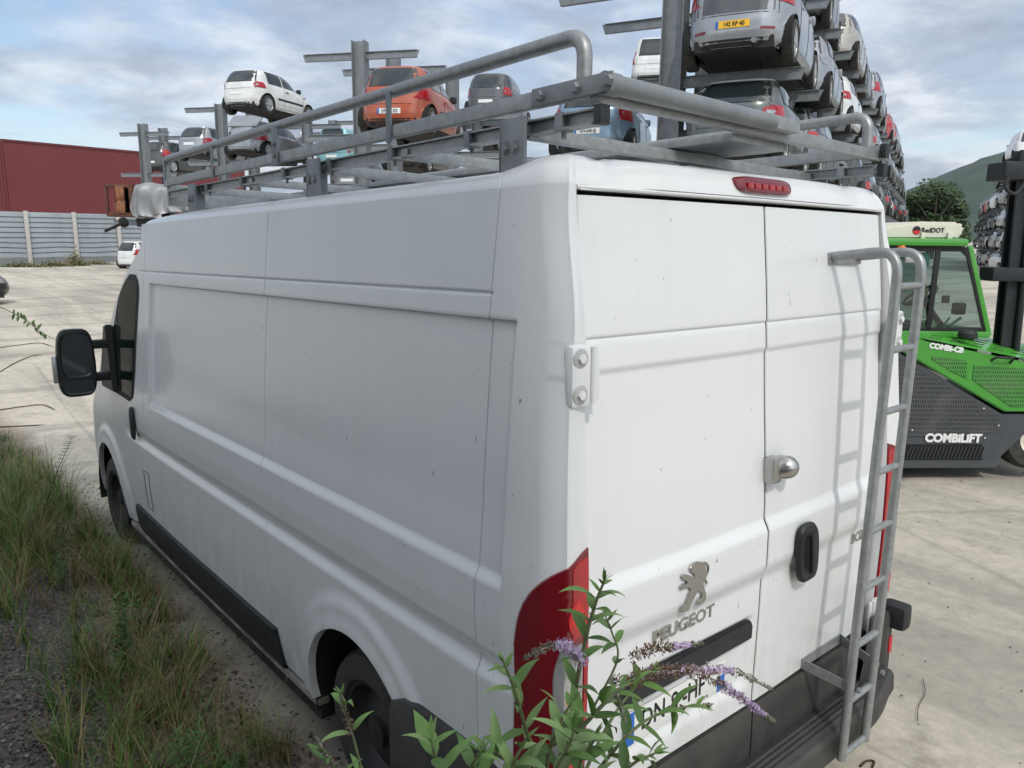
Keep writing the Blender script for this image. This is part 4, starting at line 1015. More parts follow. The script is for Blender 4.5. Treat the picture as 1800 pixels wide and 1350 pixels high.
car('mpv', 'light blue', place(1030, 280, 15.6, 58), 'pale metallic blue people carrier behind the roof rack roller', 'car', plate=('GH-640-SJ', 0))
car('smallvan', 'white', place(1145, 146, 31.0, 56), 'white van half hidden behind the tall rack post', 'van')
car('hatch5', 'black', place(705, 302, 27.0, 54), 'black damaged car low on the rack under the orange city car', 'car')
car('hatch3', 'mid grey', place(610, 345, 30.0, 54), 'mid grey car on the lowest rack level seen under the roof rack', 'car')
car('suv', 'white', place(219, 474, 44.5, 58), 'white off-roader parked on the yard in front of the fence', 'car', name='suv_car')
car('mpv', 'black', place(-318, 545, 20.4, 86), 'black scrap car cut off by the left edge of the yard view', 'car')
# the wreck's raised boot lid and hanging door
lid = MB().box((-.62, -.05, -.03), (.62, .70, .03), None, .02)
o = lid.build('boot_lid', paint('silver', *COLS['silver']), wreck); o.location = (0, .25, 1.18); o.rotation_euler = (R(38), 0, R(5))
MB().box((-.5, .10, .60), (.5, 1.1, .95), None, .05).build('boot_interior', MT['well'], wreck)
dr = MB().prism([(0, 0), (.95, 0), (1.0, .5), (.8, .95), (.25, .95), (0, .5)], Matrix.Rotation(R(90), 4, 'X'), .06, .015)
dd = dr.build('torn_door', paint('silver', *COLS['silver']), wreck); dd.location = (.92, 3.05, .35); dd.rotation_euler = (0, R(8), R(-62))
MB().prism([(.30, .56), (.86, .56), (.74, .90), (.30, .90)], Matrix.Rotation(R(90), 4, 'X'), .07).build('door_glass', MT['glass'], dd)
# --- tall stack of cars: one row, five levels, seen almost end on
DIR = (C_FW * math.cos(R(27.8)) + Vector((C_RT.x, C_RT.y, 0)).normalized() * math.sin(R(27.8))); DIR.z = 0; DIR.normalize()
YAW_ROW = math.degrees(math.atan2(DIR.x, DIR.y)); SIDE = Vector((-DIR.y, DIR.x, 0))      # SIDE: to the row's left
LEV = [None] * 6
A0 = at(1272, 292, 12.3); BASE3 = A0.z; LSTEP = 1.60
ORD = ['first', 'second', 'third', 'fourth', 'fifth', 'sixth', 'seventh', 'eighth', 'ninth', 'tenth', 'eleventh', 'twelfth', 'thirteenth', 'fourteenth']
LVN = {1: 'second level', 2: 'third level', 3: 'fourth level', 4: 'fifth level'}
plan = {  # (bay, level): kind, colour
 (0, 3): ('suv', 'silver'), (0, 2): ('coupe', 'grey green'),
 (1, 4): ('suv', 'dark grey'), (1, 3): ('hatch5', 'silver'), (1, 2): ('mpv', 'mid grey'),
 (2, 4): ('estate', 'beige'), (2, 3): ('hatch3', 'white'), (2, 2): ('hatch5', 'dark grey'),
 (3, 4): ('mpv', 'dark grey'), (3, 3): ('coupe', 'white'), (3, 2): ('mpv', 'black'),
 (4, 4): ('suv', 'silver'), (4, 3): ('hatch5', 'silver'), (4, 2): ('estate', 'dark grey'), (4, 1): ('hatch5', 'black'),
 (5, 4): ('smallvan', 'white'), (5, 3): ('hatch5', 'mid grey'), (5, 2): ('coupe', 'black'), (5, 1): ('hatch3', 'red')}
cc = ['silver', 'dark grey', 'mid grey', 'black', 'white', 'dark grey', 'red', 'silver', 'black', 'grey green']; kk = ['hatch5', 'mpv', 'coupe', 'estate', 'hatch3', 'suv']
q = 0
for b in range(6, 13):
    for lv in (1, 2, 3, 4):
        if (b, lv) in ((8, 4), (11, 4), (12, 4), (10, 4)): continue
        q += 1; plan[(b, lv)] = (kk[(q * 5 + b) % 6], cc[(q * 7 + b * 3) % 10])
rs = random.Random(5)
CN = {'suv': 'tall crossover', 'coupe': 'sloping-backed hatchback', 'hatch5': 'five-door hatchback', 'mpv': 'people carrier', 'estate': 'estate car', 'hatch3': 'three-door hatchback', 'smallvan': 'small van'}
def miss(b):
    "what this scrapped car has lost"
    if b == 0: return ()
    m = [n for n, p_ in (('number_plate', .5), ('bumper_insert', .3), ('tail_lamp', .18), ('wing_mirror', .35), ('spoiler', .3), ('lamp_lens', .4)) if rs.random() < p_]
    if rs.random() < .25: m.append(('wheel', rs.choice((-1, 1)), rs.random() < .5))
    return tuple(m)
for (b, lv), (k, c) in plan.items():
    p = A0 + DIR * (4.6 * b + rs.uniform(-.15, .15) * (b > 0)) + SIDE * (rs.uniform(-.12, .12) * (b > 0)); p.z = BASE3 + (lv - 2) * LSTEP
    M = Matrix.Translation(p) @ Matrix.Rotation(-R(YAW_ROW + (rs.uniform(-2.5, 2.5) if b else -1)), 4, 'Z')
    lab = {(0, 3): 'silver crossover with yellow number plate at the top near corner of the stack', (0, 2): 'dark grey green hatchback with white roof spoiler at the near end of the stack'}.get((b, lv), f'{c} {CN[k]} in the {ORD[b]} bay, {LVN[lv]} of the tall car stack')
    o = car(k, c, M, lab, 'van' if k == 'smallvan' else 'car', 'scrapped cars in the tall stack', plate=('142 RP 40', 1) if (b, lv) == (0, 3) else None, lite=b > 5, skip=miss(b))
    if (b, lv) == (0, 2):
        for ch in o.children:
            if ch.name.startswith('spoiler'): ch.material_slots[0].link = 'OBJECT'; ch.material_slots[0].material = paint('white', *COLS['white'])
        for x in (.30, .39): MB().lathe([(.030, -.01), (.036, -.02), (.036, .0), (.028, .004), (.026, .05)], frame((x, .03, .29), (1, 0, 0), (0, 0, -1)), 14).build('exhaust_tip', MT['chrome'], o)
    if (b, lv) == (0, 3):
        sh = PROTO['suv'][4]
        g = MB().grid([[sh.end(x, z, True, .005) for x in np.linspace(-.60, .60, 10)] for z in np.linspace(.70, 1.05, 6)]); g.build('tailgate', paint('dark grey', *COLS['dark grey']), o)
        MB().tube([(.34, -.03, .26), (.34, .25, .27)], .042, 12).build('exhaust_pipe', MT['galvd'], o)
        for s in (-1, 1):
            g = MB().grid([[sh.end(x, z, True, .008) for x in np.linspace(s * .42, s * .62, 4)] for z in (.42, .46)]); g.build('reflector', MT['redd'], o)
# --- far stack at the right behind the forklift
F0 = at(1757, 480, 62.0); F0 = Vector((F0.x, F0.y, ZG + .02)); FSTEP = 1.47
q = 0
for b in range(0, 8):
    for lv in range(0, 6):
        if lv >= 4 and b >= 2: continue
        if lv == 5 and b != 0: continue
        q += 1; k = kk[(q * 5 + b) % 6]; c = cc[(q * 3 + b * 4 + 1) % 10]
        if lv == 5: k, c = 'smallvan', 'white'
        p = F0 + DIR * (4.2 * (b - 3)) + SIDE * rs.uniform(-.1, .1); p.z = ZG + .02 + lv * FSTEP
        M = Matrix.Translation(p) @ Matrix.Rotation(-R(YAW_ROW - 8 + rs.uniform(-4, 4)), 4, 'Z')
        lab = f'{c} {CN[k]} in column {ORD[b]} of the far stack, {["ground level", "one level up", "two levels up", "three levels up", "four levels up", "on the very top"][lv]}'
        car(k, c, M, lab, 'van' if k == 'smallvan' else 'car', 'scrapped cars in the far stack', lite=True, skip=miss(1))
# ------------------------------------------------------------------ cantilever racks the cars lie on
def rack(name, label, posts, group='cantilever car racks'):
    "posts: (base point, top z, width, arm direction, [(z, left reach, right reach)])"
    root = empty(name, tuple(posts[0][0])); tag(root, label, 'storage rack', group); o0 = Vector(posts[0][0])
    for (b, zt, w, ad, arms) in posts:
        ad = Vector(ad).normalized(); fw = Vector((-ad.y, ad.x, 0)); b = Vector(b) - o0
        mb = MB(); th = .016
        a0 = Vector((b.x, b.y, -.1)); a1 = Vector((b.x, b.y, zt - o0.z))
        mb.beam(a0 + ad * (w / 2), a1 + ad * (w / 2), th, w * 1.0, tuple(fw), 0).beam(a0 - ad * (w / 2), a1 - ad * (w / 2), th, w * 1.0, tuple(fw), 0).beam(a0, a1, w - th, .012, tuple(fw), 0)
        mb.build('upright', MT['galvd'], root)
        for (z, l, r) in arms:
            for sg, ln in ((-1, l), (1, r)):
                if ln <= 0: continue
                s0 = b + ad * (sg * (w / 2 + .002)); s1 = b + ad * (sg * (w / 2 + ln)); zz = z - o0.z
                mb = MB().channel((s0.x, s0.y, zz), (s1.x, s1.y, zz), .10, .19, .012)
                mb.prism([(0, -.09), (0, .09), (.07 if sg > 0 else -.07, .09)], frame((s1.x, s1.y, zz), ad, (0, 0, 1)), .008); mb.build('arm', MT['galvd'], root)
    return root
def post(px, depth, ytop, width, ang, arms):
    "post seen at pixel column px; arms given by the pixel row where they meet it"
    p = at(px, 420, depth); zt = at(px, ytop, depth).z; d = Vector((C_RT.x, C_RT.y, 0)).normalized(); d = Matrix.Rotation(R(ang), 3, 'Z') @ d
    return ((p.x, p.y, ZG), zt, width, d, [(at(px, y, depth).z, l, r) for y, l, r in arms])
AW = -14
rack('cantilever_rack', 'two grey rack uprights with bare arms beside the orange city car', [post(641, 21.5, 88, .34, AW, [(112, 1.45, 1.45), (246, 1.45, 1.9), (330, 1.4, 1.9)]), post(697, 24.0, 114, .34, AW, [(136, 1.45, 1.45), (262, 1.4, 1.9), (330, 1.4, 1.9)])])
rack('cantilever_rack', 'grey rack upright standing left of the dark grey people carrier', [post(796, 25.5, 143, .34, AW, [(212, 1.2, 2.0), (275, 1.3, 2.0)]), post(838, 29.0, 158, .34, AW, [(222, 0, 2.0), (285, 1.3, 2.0)])])
rack('cantilever_rack', 'rack uprights carrying the white hatchback and the wrecked silver car', [post(401, 32, 190, .34, AW, [(199, 1.45, 1.8), (289, 1.45, 1.9), (370, 1.2, 1.9)]), post(453, 34, 188, .34, AW, [(205, .0, 1.9), (291, 1.4, 1.9)])])
rack('cantilever_rack', 'short rack upright between the wrecked silver car and the turquoise car', [post(547, 34, 207, .34, AW, [(228, 1.4, 1.4), (306, 1.4, 1.9)]), post(592, 39, 217, .34, AW, [(222, 0, 1.2), (240, 1.0, 2.0), (306, 1.4, 1.9)])])
rack('cantilever_rack', 'last rack upright at the far left above the crossover', [post(266, 38.5, 223, .34, AW, [(240, 1.15, 1.25), (309, 1.25, 1.5)]), post(300, 42, 230, .34, AW, [(247, 1.0, 1.3), (309, 1.2, 1.5)])])
# tall rack of the near stack
pp = []
perp = SIDE
for b in range(0, 12):
    for t in (.95, 3.15):
        p = A0 + DIR * (4.6 * b + t) + SIDE * 1.20; lev = [(BASE3 + (lv - 2) * LSTEP - .10, 2.0 if b < 1 else 0, 1.95) for lv in (1, 2, 3, 4) if (b, lv) in plan or b < 1]
        pp.append(((p.x, p.y, ZG), BASE3 + 4.2 * LSTEP if b == 0 else BASE3 + 3.2 * LSTEP, .36, -SIDE, lev))
rack('cantilever_rack', 'tall rack of uprights and arms carrying the high stack of cars', pp)
pp = []
for b in range(0, 8):
    for t in (.95, 3.1):
        p = F0 + DIR * (4.2 * (b - 3) + t) - SIDE * 1.25; lev = [(ZG + .02 + lv * FSTEP - .10, 0, 2.25) for lv in range(1, 6 if b < 2 else 5)]
        pp.append(((p.x, p.y, ZG), ZG + (7.8 if b < 2 else 6.2), .30, SIDE, lev))
rack('cantilever_rack', 'far rack at right whose upper arms stand empty behind the mast', pp)
# ------------------------------------------------------------------ green articulated yard forklift behind the van's right side
def build_forklift():
    nh = Vector((C_FW.x, C_FW.y, 0)).normalized(); rx = Vector((nh.y, -nh.x, 0)); D0 = 7.25
    o = CAM + nh * D0; o.z = ZG; px0 = 1700
    d = C_FW + C_RT * ((px0 - 900) / FPX); o += rx * (D0 * d.dot(rx) / d.dot(nh))
    o.z = (at(1700, 826, 1) - CAM).z * (D0 / (at(1700, 826, 1) - CAM).dot(nh)) + CAM.z
    M = Matrix(((rx.x, nh.x, 0, o.x), (rx.y, nh.y, 0, o.y), (0, 0, 1, o.z), (0, 0, 0, 1))); Mi = M.inverted()
    root = empty('forklift', mtx=M); tag(root, 'green and charcoal yard forklift with cab, cream air conditioner and black mast', 'forklift')
    def q(px, py, y=0.0):
        "local x, z of the photo point on the upright plane y"
        d = C_FW + C_RT * ((px - 900) / FPX) - C_UP * ((py - 675) / FPX); t = (D0 + y) / d.dot(nh); p = Mi @ (CAM + d * t); return (p.x, p.z)
    XZ = frame((0, 0, 0), (1, 0, 0), (0, 0, 1))
    def slab(poly, y, depth, bev=.008):
        "polygon of photo points on plane y, thickness going away from the viewer"
        pts = [q(a, b, y) for a, b in poly]; return MB().prism(pts, Matrix.Translation((0, y + depth, 0)) @ XZ, depth, bev)
    green = mat('lime_green_paint', (.055, .30, .030), .35, coat=.5, var=.12, vscale=5); char = mat('charcoal_paint', (.062, .070, .080), .45, coat=.2, var=.2, vscale=4); cream = mat('cream_plastic', (.66, .64, .55), .4, var=.06)
    lime = mat('bright_green_paint', (.075, .37, .035), .35, coat=.5, var=.1)
    def perforated(name, col, hole, sx, sy):
        m = bpy.data.materials.new(name); m.use_nodes = True; N = m.node_tree.nodes; L = m.node_tree.links; b = N['Principled BSDF']; b.inputs['Roughness'].default_value = .5
        tc = N.new('ShaderNodeTexCoord'); mp = N.new('ShaderNodeMapping'); mp.inputs['Rotation'].default_value = (R(90), 0, 0); L.new(tc.outputs['Object'], mp.inputs[0])
        br = N.new('ShaderNodeTexBrick'); br.inputs['Color1'].default_value = (*hole, 1); br.inputs['Color2'].default_value = tuple(c * 1.6 for c in hole) + (1,); br.inputs['Mortar'].default_value = (*col, 1)
        br.inputs['Scale'].default_value = 1; br.inputs['Brick Width'].default_value = sx; br.inputs['Row Height'].default_value = sy; br.inputs['Mortar Size'].default_value = .0045; br.inputs['Mortar Smooth'].default_value = .2
        L.new(mp.outputs[0], br.inputs[0]); n = N.new('ShaderNodeTexNoise'); n.inputs['Scale'].default_value = 3; n.inputs['Detail'].default_value = 6; L.new(tc.outputs['Object'], n.inputs[0])
        mx = N.new('ShaderNodeMix'); mx.data_type = 'RGBA'; r = N.new('ShaderNodeValToRGB'); r.color_ramp.elements[0].position = .52; r.color_ramp.elements[1].position = .72; L.new(n.outputs['Fac'], r.inputs[0])
        mu = N.new('ShaderNodeMath'); mu.operation = 'MULTIPLY'; mu.inputs[1].default_value = .35; L.new(r.outputs[0], mu.inputs[0]); L.new(mu.outputs[0], mx.inputs[0])
        L.new(br.outputs[0], mx.inputs[6]); mx.inputs[7].default_value = (.17, .15, .125, 1); L.new(mx.outputs[2], b.inputs['Base Color']); return m
    gp = perforated('perforated_green', (.06, .29, .035), (.012, .045, .012), .022, .040); cp = perforated('perforated_charcoal', (.075, .082, .09), (.012, .012, .013), .024, .044)
    # chassis side panel
    slab([(1480, 560), (1595, 628), (1762, 728), (1830, 728), (1822, 745), (1762, 800), (1752, 823), (1480, 824)], 0, 1.15).build('side_panel', char, root)
    slab([(1500, 590), (1604, 642), (1742, 722), (1757, 736), (1755, 757), (1728, 768), (1500, 768)], -.012, .014, .003).build('radiator_grille', cp, root)
    # louvres
    mb = MB()
    for k in range(21):
        x = 1592 + k * 6.5; a = q(x, 806, -.010); b_ = q(x + 9, 785, -.010); mb.beam((a[0], -.010, a[1]), (b_[0], -.010, b_[1]), .006, .016, (0, 1, 0), .001)
    slab([(1560, 781), (1727, 781), (1727, 809), (1560, 809)], -.004, .006, .001).build('louvre_panel', MT['well'], root); mb.build('louvre', char, root)
    x, z = q(1676, 771, -.02); text('COMBiLiFT', Matrix.Translation((x, -.016, z)) @ XZ, .112, MT['plate'], root, 'lettering', .002, .006, 1.0)
    for a, b_ in ((1604, 756), (1672, 772), (1732, 770), (1756, 748), (1606, 652), (1730, 718)):
        x, z = q(a, b_, -.02); MB().lathe([(.008, 0), (.006, .004), (.0001, .005)], Matrix.Translation((x, -.016, z)) @ XZ, 8).build('screw', MT['plate'], root)
    # engine cover: sloping front face and slotted top
    slab([(1560, 590), (1612, 590), (1628, 600), (1800, 636), (1850, 640), (1850, 724), (1766, 724), (1600, 626), (1560, 604)], -.03, .75, .012).build('engine_cover', green, root)
    top = [q(1618, 598, -.02), q(1800, 634, -.02)]
    y1 = .62; mbt = MB(); A = (q(1612, 594, -.03)[0], -.03, q(1612, 594, -.03)[1] + .004); B = (q(1850, 641, -.03)[0], -.03, q(1850, 641, -.03)[1] + .004); C_ = (q(1850, 600, y1)[0], y1, B[2] + .06); Dd = (q(1600, 585, y1)[0], y1, A[2] + .05)
    mbt.grid([[Vector(A).lerp(Vector(B), t) for t in np.linspace(0, 1, 5)], [Vector(Dd).lerp(Vector(C_), t) for t in np.linspace(0, 1, 5)]]); tp = mbt.build('cover_top', lime, root)
    nrm = (Vector(B) - Vector(A)).cross(Vector(Dd) - Vector(A)).normalized(); nrm = nrm if nrm.z > 0 else -nrm
    for r in range(4):
        for c in range(6):
            u0 = .10 + c * .15 + r * .02; v0 = .22 + r * .17; p0 = Vector(A).lerp(Vector(B), u0).lerp(Vector(Dd).lerp(Vector(C_), u0), v0); p1 = Vector(A).lerp(Vector(B), u0 + .085).lerp(Vector(Dd).lerp(Vector(C_), u0 + .085), v0)
            MB().beam(p0 + nrm * .002, p1 + nrm * .002, .016, .004, tuple(nrm), .001).build('vent_slot', MT['well'], tp)
    slab([(1638, 627), (1700, 634), (1700, 667), (1676, 655), (1638, 632)], -.036, .008, .002).build('cover_grille', gp, root)
    slab([(1712, 642), (1850, 652), (1850, 715), (1778, 716), (1709, 668)], -.036, .008, .002).build('cover_grille', gp, root)
    x, z = q(1664, 612, -.04); text('COMBi-CB', Matrix.Translation((x, -.036, z)) @ frame((0, 0, 0), (1, 0, -.14), (0, 0, 1)), .070, MT['plate'], root, 'lettering', .002, .004, 1.0)
    x, z = q(1768, 634, -.1); mb = MB(); mb.tube(fillet([(x - .09, -.03, z - .01), (x - .085, -.085, z + .03), (x + .085, -.085, z + .02), (x + .09, -.03, z - .03)], .03), .012, 8); mb.build('cover_handle', MT['black'], root)
    x, z = q(1706, 590, .05); MB().lathe([(.0001, .05), (.06, .045), (.085, .02), (.085, -.02), (.06, -.04), (.0001, -.045)], Matrix.Translation((x, .10, z)), 20).build('intake_cap', MT['black'], root)
    # cab: four posts, roof, sills, panes
    yc, yd = .30, 1.35
    def post_(px_t, py_t, px_b, py_b, y, w=.05, m=green):
        a = q(px_t, py_t, yc); b_ = q(px_b, py_b, yc); mb = MB().beam((a[0], y, a[1]), (b_[0], y, b_[1]), w, w, (0, 1, 0), .012); return mb.build('cab_post', m, root)
    for y in (yc, yd): post_(1704, 432, 1737, 590, y); post_(1510, 430, 1500, 592, y)
    a0 = q(1500, 432, yc); a1 = q(1700, 428, yc)
    rf = MB(); rf.box((a0[0], yc - .06, a1[1] - .03), (a1[0] - .01, yd + .06, a1[1] + .045), None, .03); rf.build('cab_roof', green, root)
    c0 = q(1500, 588, yc); c1 = q(1738, 588, yc); MB().box((c0[0], yc - .03, c1[1] - .03), (c1[0], yd, c1[1] + .03), None, .01).build('cab_sill', green, root)
    slabw = lambda poly, y: MB().prism([q(a, b_, yc) for a, b_ in poly], Matrix.Translation((0, y + .02, 0)) @ XZ, .02, .004)
    # seal frame as ring: outer polygon bars
    outer = [(1510, 437), (1690, 437), (1702, 448), (1731, 580), (1505, 580)]
    mb = MB(); P_ = [q(a, b_, yc) for a, b_ in outer]
    for i in range(5): A_ = P_[i]; B_ = P_[(i + 1) % 5]; mb.beam((A_[0], yc - .012, A_[1]), (B_[0], yc - .012, B_[1]), .055, .02, (0, 1, 0), .004)
    A_ = q(1648, 440, yc); B_ = q(1630, 580, yc); mb.beam((A_[0], yc - .012, A_[1]), (B_[0], yc - .012, B_[1]), .05, .02, (0, 1, 0), .003); mb.build('window_seal', MT['seal'], root)
    cg = mat('cab_glass', (.62, .74, .70), .03, trans=1.0, ior=1.12, spec=.35)
    sg = bpy.data.materials.new('thin_glass'); sg.use_nodes = True; N = sg.node_tree.nodes; L = sg.node_tree.links; N.remove(N['Principled BSDF']); t_ = N.new('ShaderNodeBsdfTransparent'); t_.inputs[0].default_value = (.34, .47, .45, 1); gl = N.new('ShaderNodeBsdfGlossy'); gl.inputs['Roughness'].default_value = .03; mx = N.new('ShaderNodeMixShader'); mx.inputs[0].default_value = .10
    L.new(t_.outputs[0], mx.inputs[1]); L.new(gl.outputs[0], mx.inputs[2]); L.new(mx.outputs[0], N['Material Output'].inputs[0])
    for y in (yc, yd):
        P_ = [q(a, b_, yc) for a, b_ in outer]; mesh('cab_window', [(p[0], y, p[1]) for p in P_], [(0, 1, 2, 3, 4)], sg, root, 0)
    # inside: seat, wheel, console, levers, far frame
    xs, zs = q(1590, 560, .8); MB().box((xs - .25, .65, zs - .15), (xs + .15, 1.1, zs - .02), None, .05).box((xs - .30, .65, zs - .05), (xs - .18, 1.1, zs + .55), None, .05).build('seat', MT['black'], root)
    xw, zw = q(1622, 520, .8); Mt = Matrix.Translation((xw, .85, zw)) @ Matrix.Rotation(R(-35), 4, 'Y'); ring = [Mt @ Vector((.17 * math.cos(a), .17 * math.sin(a), 0)) for a in np.linspace(0, 2 * math.pi, 25)]
    mb = MB().tube(ring, .016, 8, False); mb.tube([Mt @ Vector((-.15, 0, 0)), Mt @ Vector((.15, 0, 0))], .014, 6); mb.tube([Mt @ Vector((0, 0, 0)), Mt @ Vector((.04, 0, -.5))], .03, 8); mb.build('steering_wheel', MT['black'], root)
    xl, zl = q(1660, 575, .5); mb = MB().tube([(xl, .55, zl - .05), (xl + .16, .5, zl + .10)], .014, 8).tube([(xl + .02, .62, zl - .05), (xl + .10, .6, zl + .09)], .010, 8); mb.build('lever', MT['alloy'], root)
    xm, zm = q(1687, 543, .45); MB().box((xm - .05, .45, zm - .06), (xm + .07, .52, zm + .06), Matrix.Translation((0, 0, 0)), .02).build('display', MT['black'], root)
    xm, zm = q(1663, 528, .8); MB().box((xm - .03, .8, zm - .03), (xm + .04, .84, zm + .05), None, .008).build('phone_holder', MT['black'], root)
    xk, zk = q(1640, 588, .8); MB().box((xk - .05, .55, zk - .3), (xk + .35, 1.2, zk + .04), None, .03).build('console', MT['black'], root)
    # sticker on the pane
    P_ = [q(a, b_, yc) for a, b_ in ((1617, 444), (1636, 444), (1634, 468), (1615, 468))]; mesh('paper_sheet', [(p[0], yc + .01, p[1]) for p in P_], [(0, 1, 2, 3)], mat('pale_teal_paper', (.25, .52, .50), .7), root, 0)
    # air conditioner on the roof
    ac = [q(a, b_, yc) for a, b_ in ((1530, 422), (1545, 404), (1575, 394), (1625, 389), (1692, 390), (1704, 397), (1703, 406), (1688, 423))]
    MB().prism(ac, Matrix.Translation((0, yc + .95, 0)) @ XZ, .90, .03).build('air_conditioner', cream, root)
    x, z = q(1637, 405, yc + .04); text('RedDOT', Matrix.Translation((x + .020, yc + .046, z)) @ XZ, .062, MT['ink'], root, 'lettering', .002, .001, .95)
    x, z = q(1612, 405, yc + .04); MB().lathe([(.040, 0), (.040, .005), (.0001, .005)], Matrix.Translation((x, yc + .051, z)) @ XZ, 24).build('logo_disc', MT['ink'], root)
    hd = [(.036 * math.cos(a), .036 * math.sin(a)) for a in np.linspace(math.pi, 2 * math.pi, 16)]; MB().prism(hd, Matrix.Translation((x, yc + .046, z - .002)) @ XZ, .002).build('logo_disc', mat('logo_red', (.62, .02, .035), .4), root)
    for a in (1625, 1672): xx, zz = q(a, 418, yc); MB().box((xx - .02, yc + .02, zz - .03), (xx + .02, yc + .05, zz + .05), None, .004).build('bracket', cream, root)
    x, z = q(1583, 446, yc - .02); MB().lathe([(.045, -.01), (.047, .03)], Matrix.Translation((x, yc - .01, z)), 18).build('beacon_base', MT['black'], root)
    MB().lathe([(.042, .03), (.044, .05), (.042, .10), (.034, .115), (.0001, .118)], Matrix.Translation((x, yc - .01, z)), 18).build('beacon', MT['orange_lens'], root)
    x, z = q(1594, 456, yc); MB().box((x - .05, yc - .08, z - .03), (x + .05, yc - .02, z + .035), None, .012).build('work_lamp', MT['clear'], root)
    # mast
    ym = .25; bl = mat('mast_black', (.018, .021, .026), .5, var=.3, vscale=6)
    for px_b, px_t in ((1774, 1818), (1850, 1892)):
        a = q(px_b, 690, ym); b_ = q(px_t, 262, ym); MB().channel((a[0], ym + .12, -.0 + .2), (b_[0], ym + .12, b_[1]), .17, .14, .03, (0, 1, 0)).build('mast_rail', bl, root)
        MB().tube([(a[0] + .05, ym + .02, .4), (b_[0] + .05, ym + .02, b_[1] - .1)], .028, 10).build('hydraulic_ram', MT['black'], root)
    mb = MB()
    xa, za = q(1790, 300, ym); x0_, z0_ = q(1764, 284, ym); x1_, z1_ = q(1900, 318, ym)
    MB().box((x0_, ym - .05, z1_), (x1_, ym + .25, z0_), None, .015).build('mast_crosshead', bl, root)
    x0_, z0_ = q(1744, 470, ym); x1_, z1_ = q(1900, 496, ym); MB().box((x0_, ym - .03, z1_), (x1_, ym + .2, z0_), None, .01).build('mast_crossbar', bl, root)
    h0 = q(1766, 312, ym); h1 = q(1760, 330, ym); h2 = q(1778, 341, ym); h3 = q(1797, 318, ym)
    MB().tube(bez([(h[0], ym - .06, h[1]) for h in (h0, h1, h2, h3)], 8), .018, 10).build('hydraulic_hose', MT['black'], root)
    ch = MB()
    for k in range(60): z = .6 + k * .045; xx = lerp(q(1800, 690, ym)[0], q(1842, 262, ym)[0], (z - .4) / 3); ch.box((xx - .02, ym - .02, z), (xx + .02, ym + .01, z + .03), None, 0)
    ch.build('lift_chain', MT['steel'], root)
    # wheels
    x, z = q(1812, 800, .05)
    for xx, yy in ((x, .0), (x, .95), (x - 2.7, .02), (x - 2.7, .95)):
        r = .31; t = MB().lathe([(.15, -.13), (.27, -.14), (r - .01, -.11), (r, -.06), (r, .06), (r - .01, .11), (.27, .14), (.15, .13)], XZ, 32); w = t.build('wheel', MT['rubber'], root); w.location = (xx, yy + .14, r)
        MB().lathe([(.155, .12), (.13, .10), (.10, .06), (.05, .07), (.0001, .075)], XZ, 24).build('rim', cream, w)
    slab([(1830, 690), (1900, 690), (1900, 760), (1830, 745)], .0, 1.1).build('mast_carriage', char, root)
    xx, zz = q(1716, 596, .02)
build_forklift()
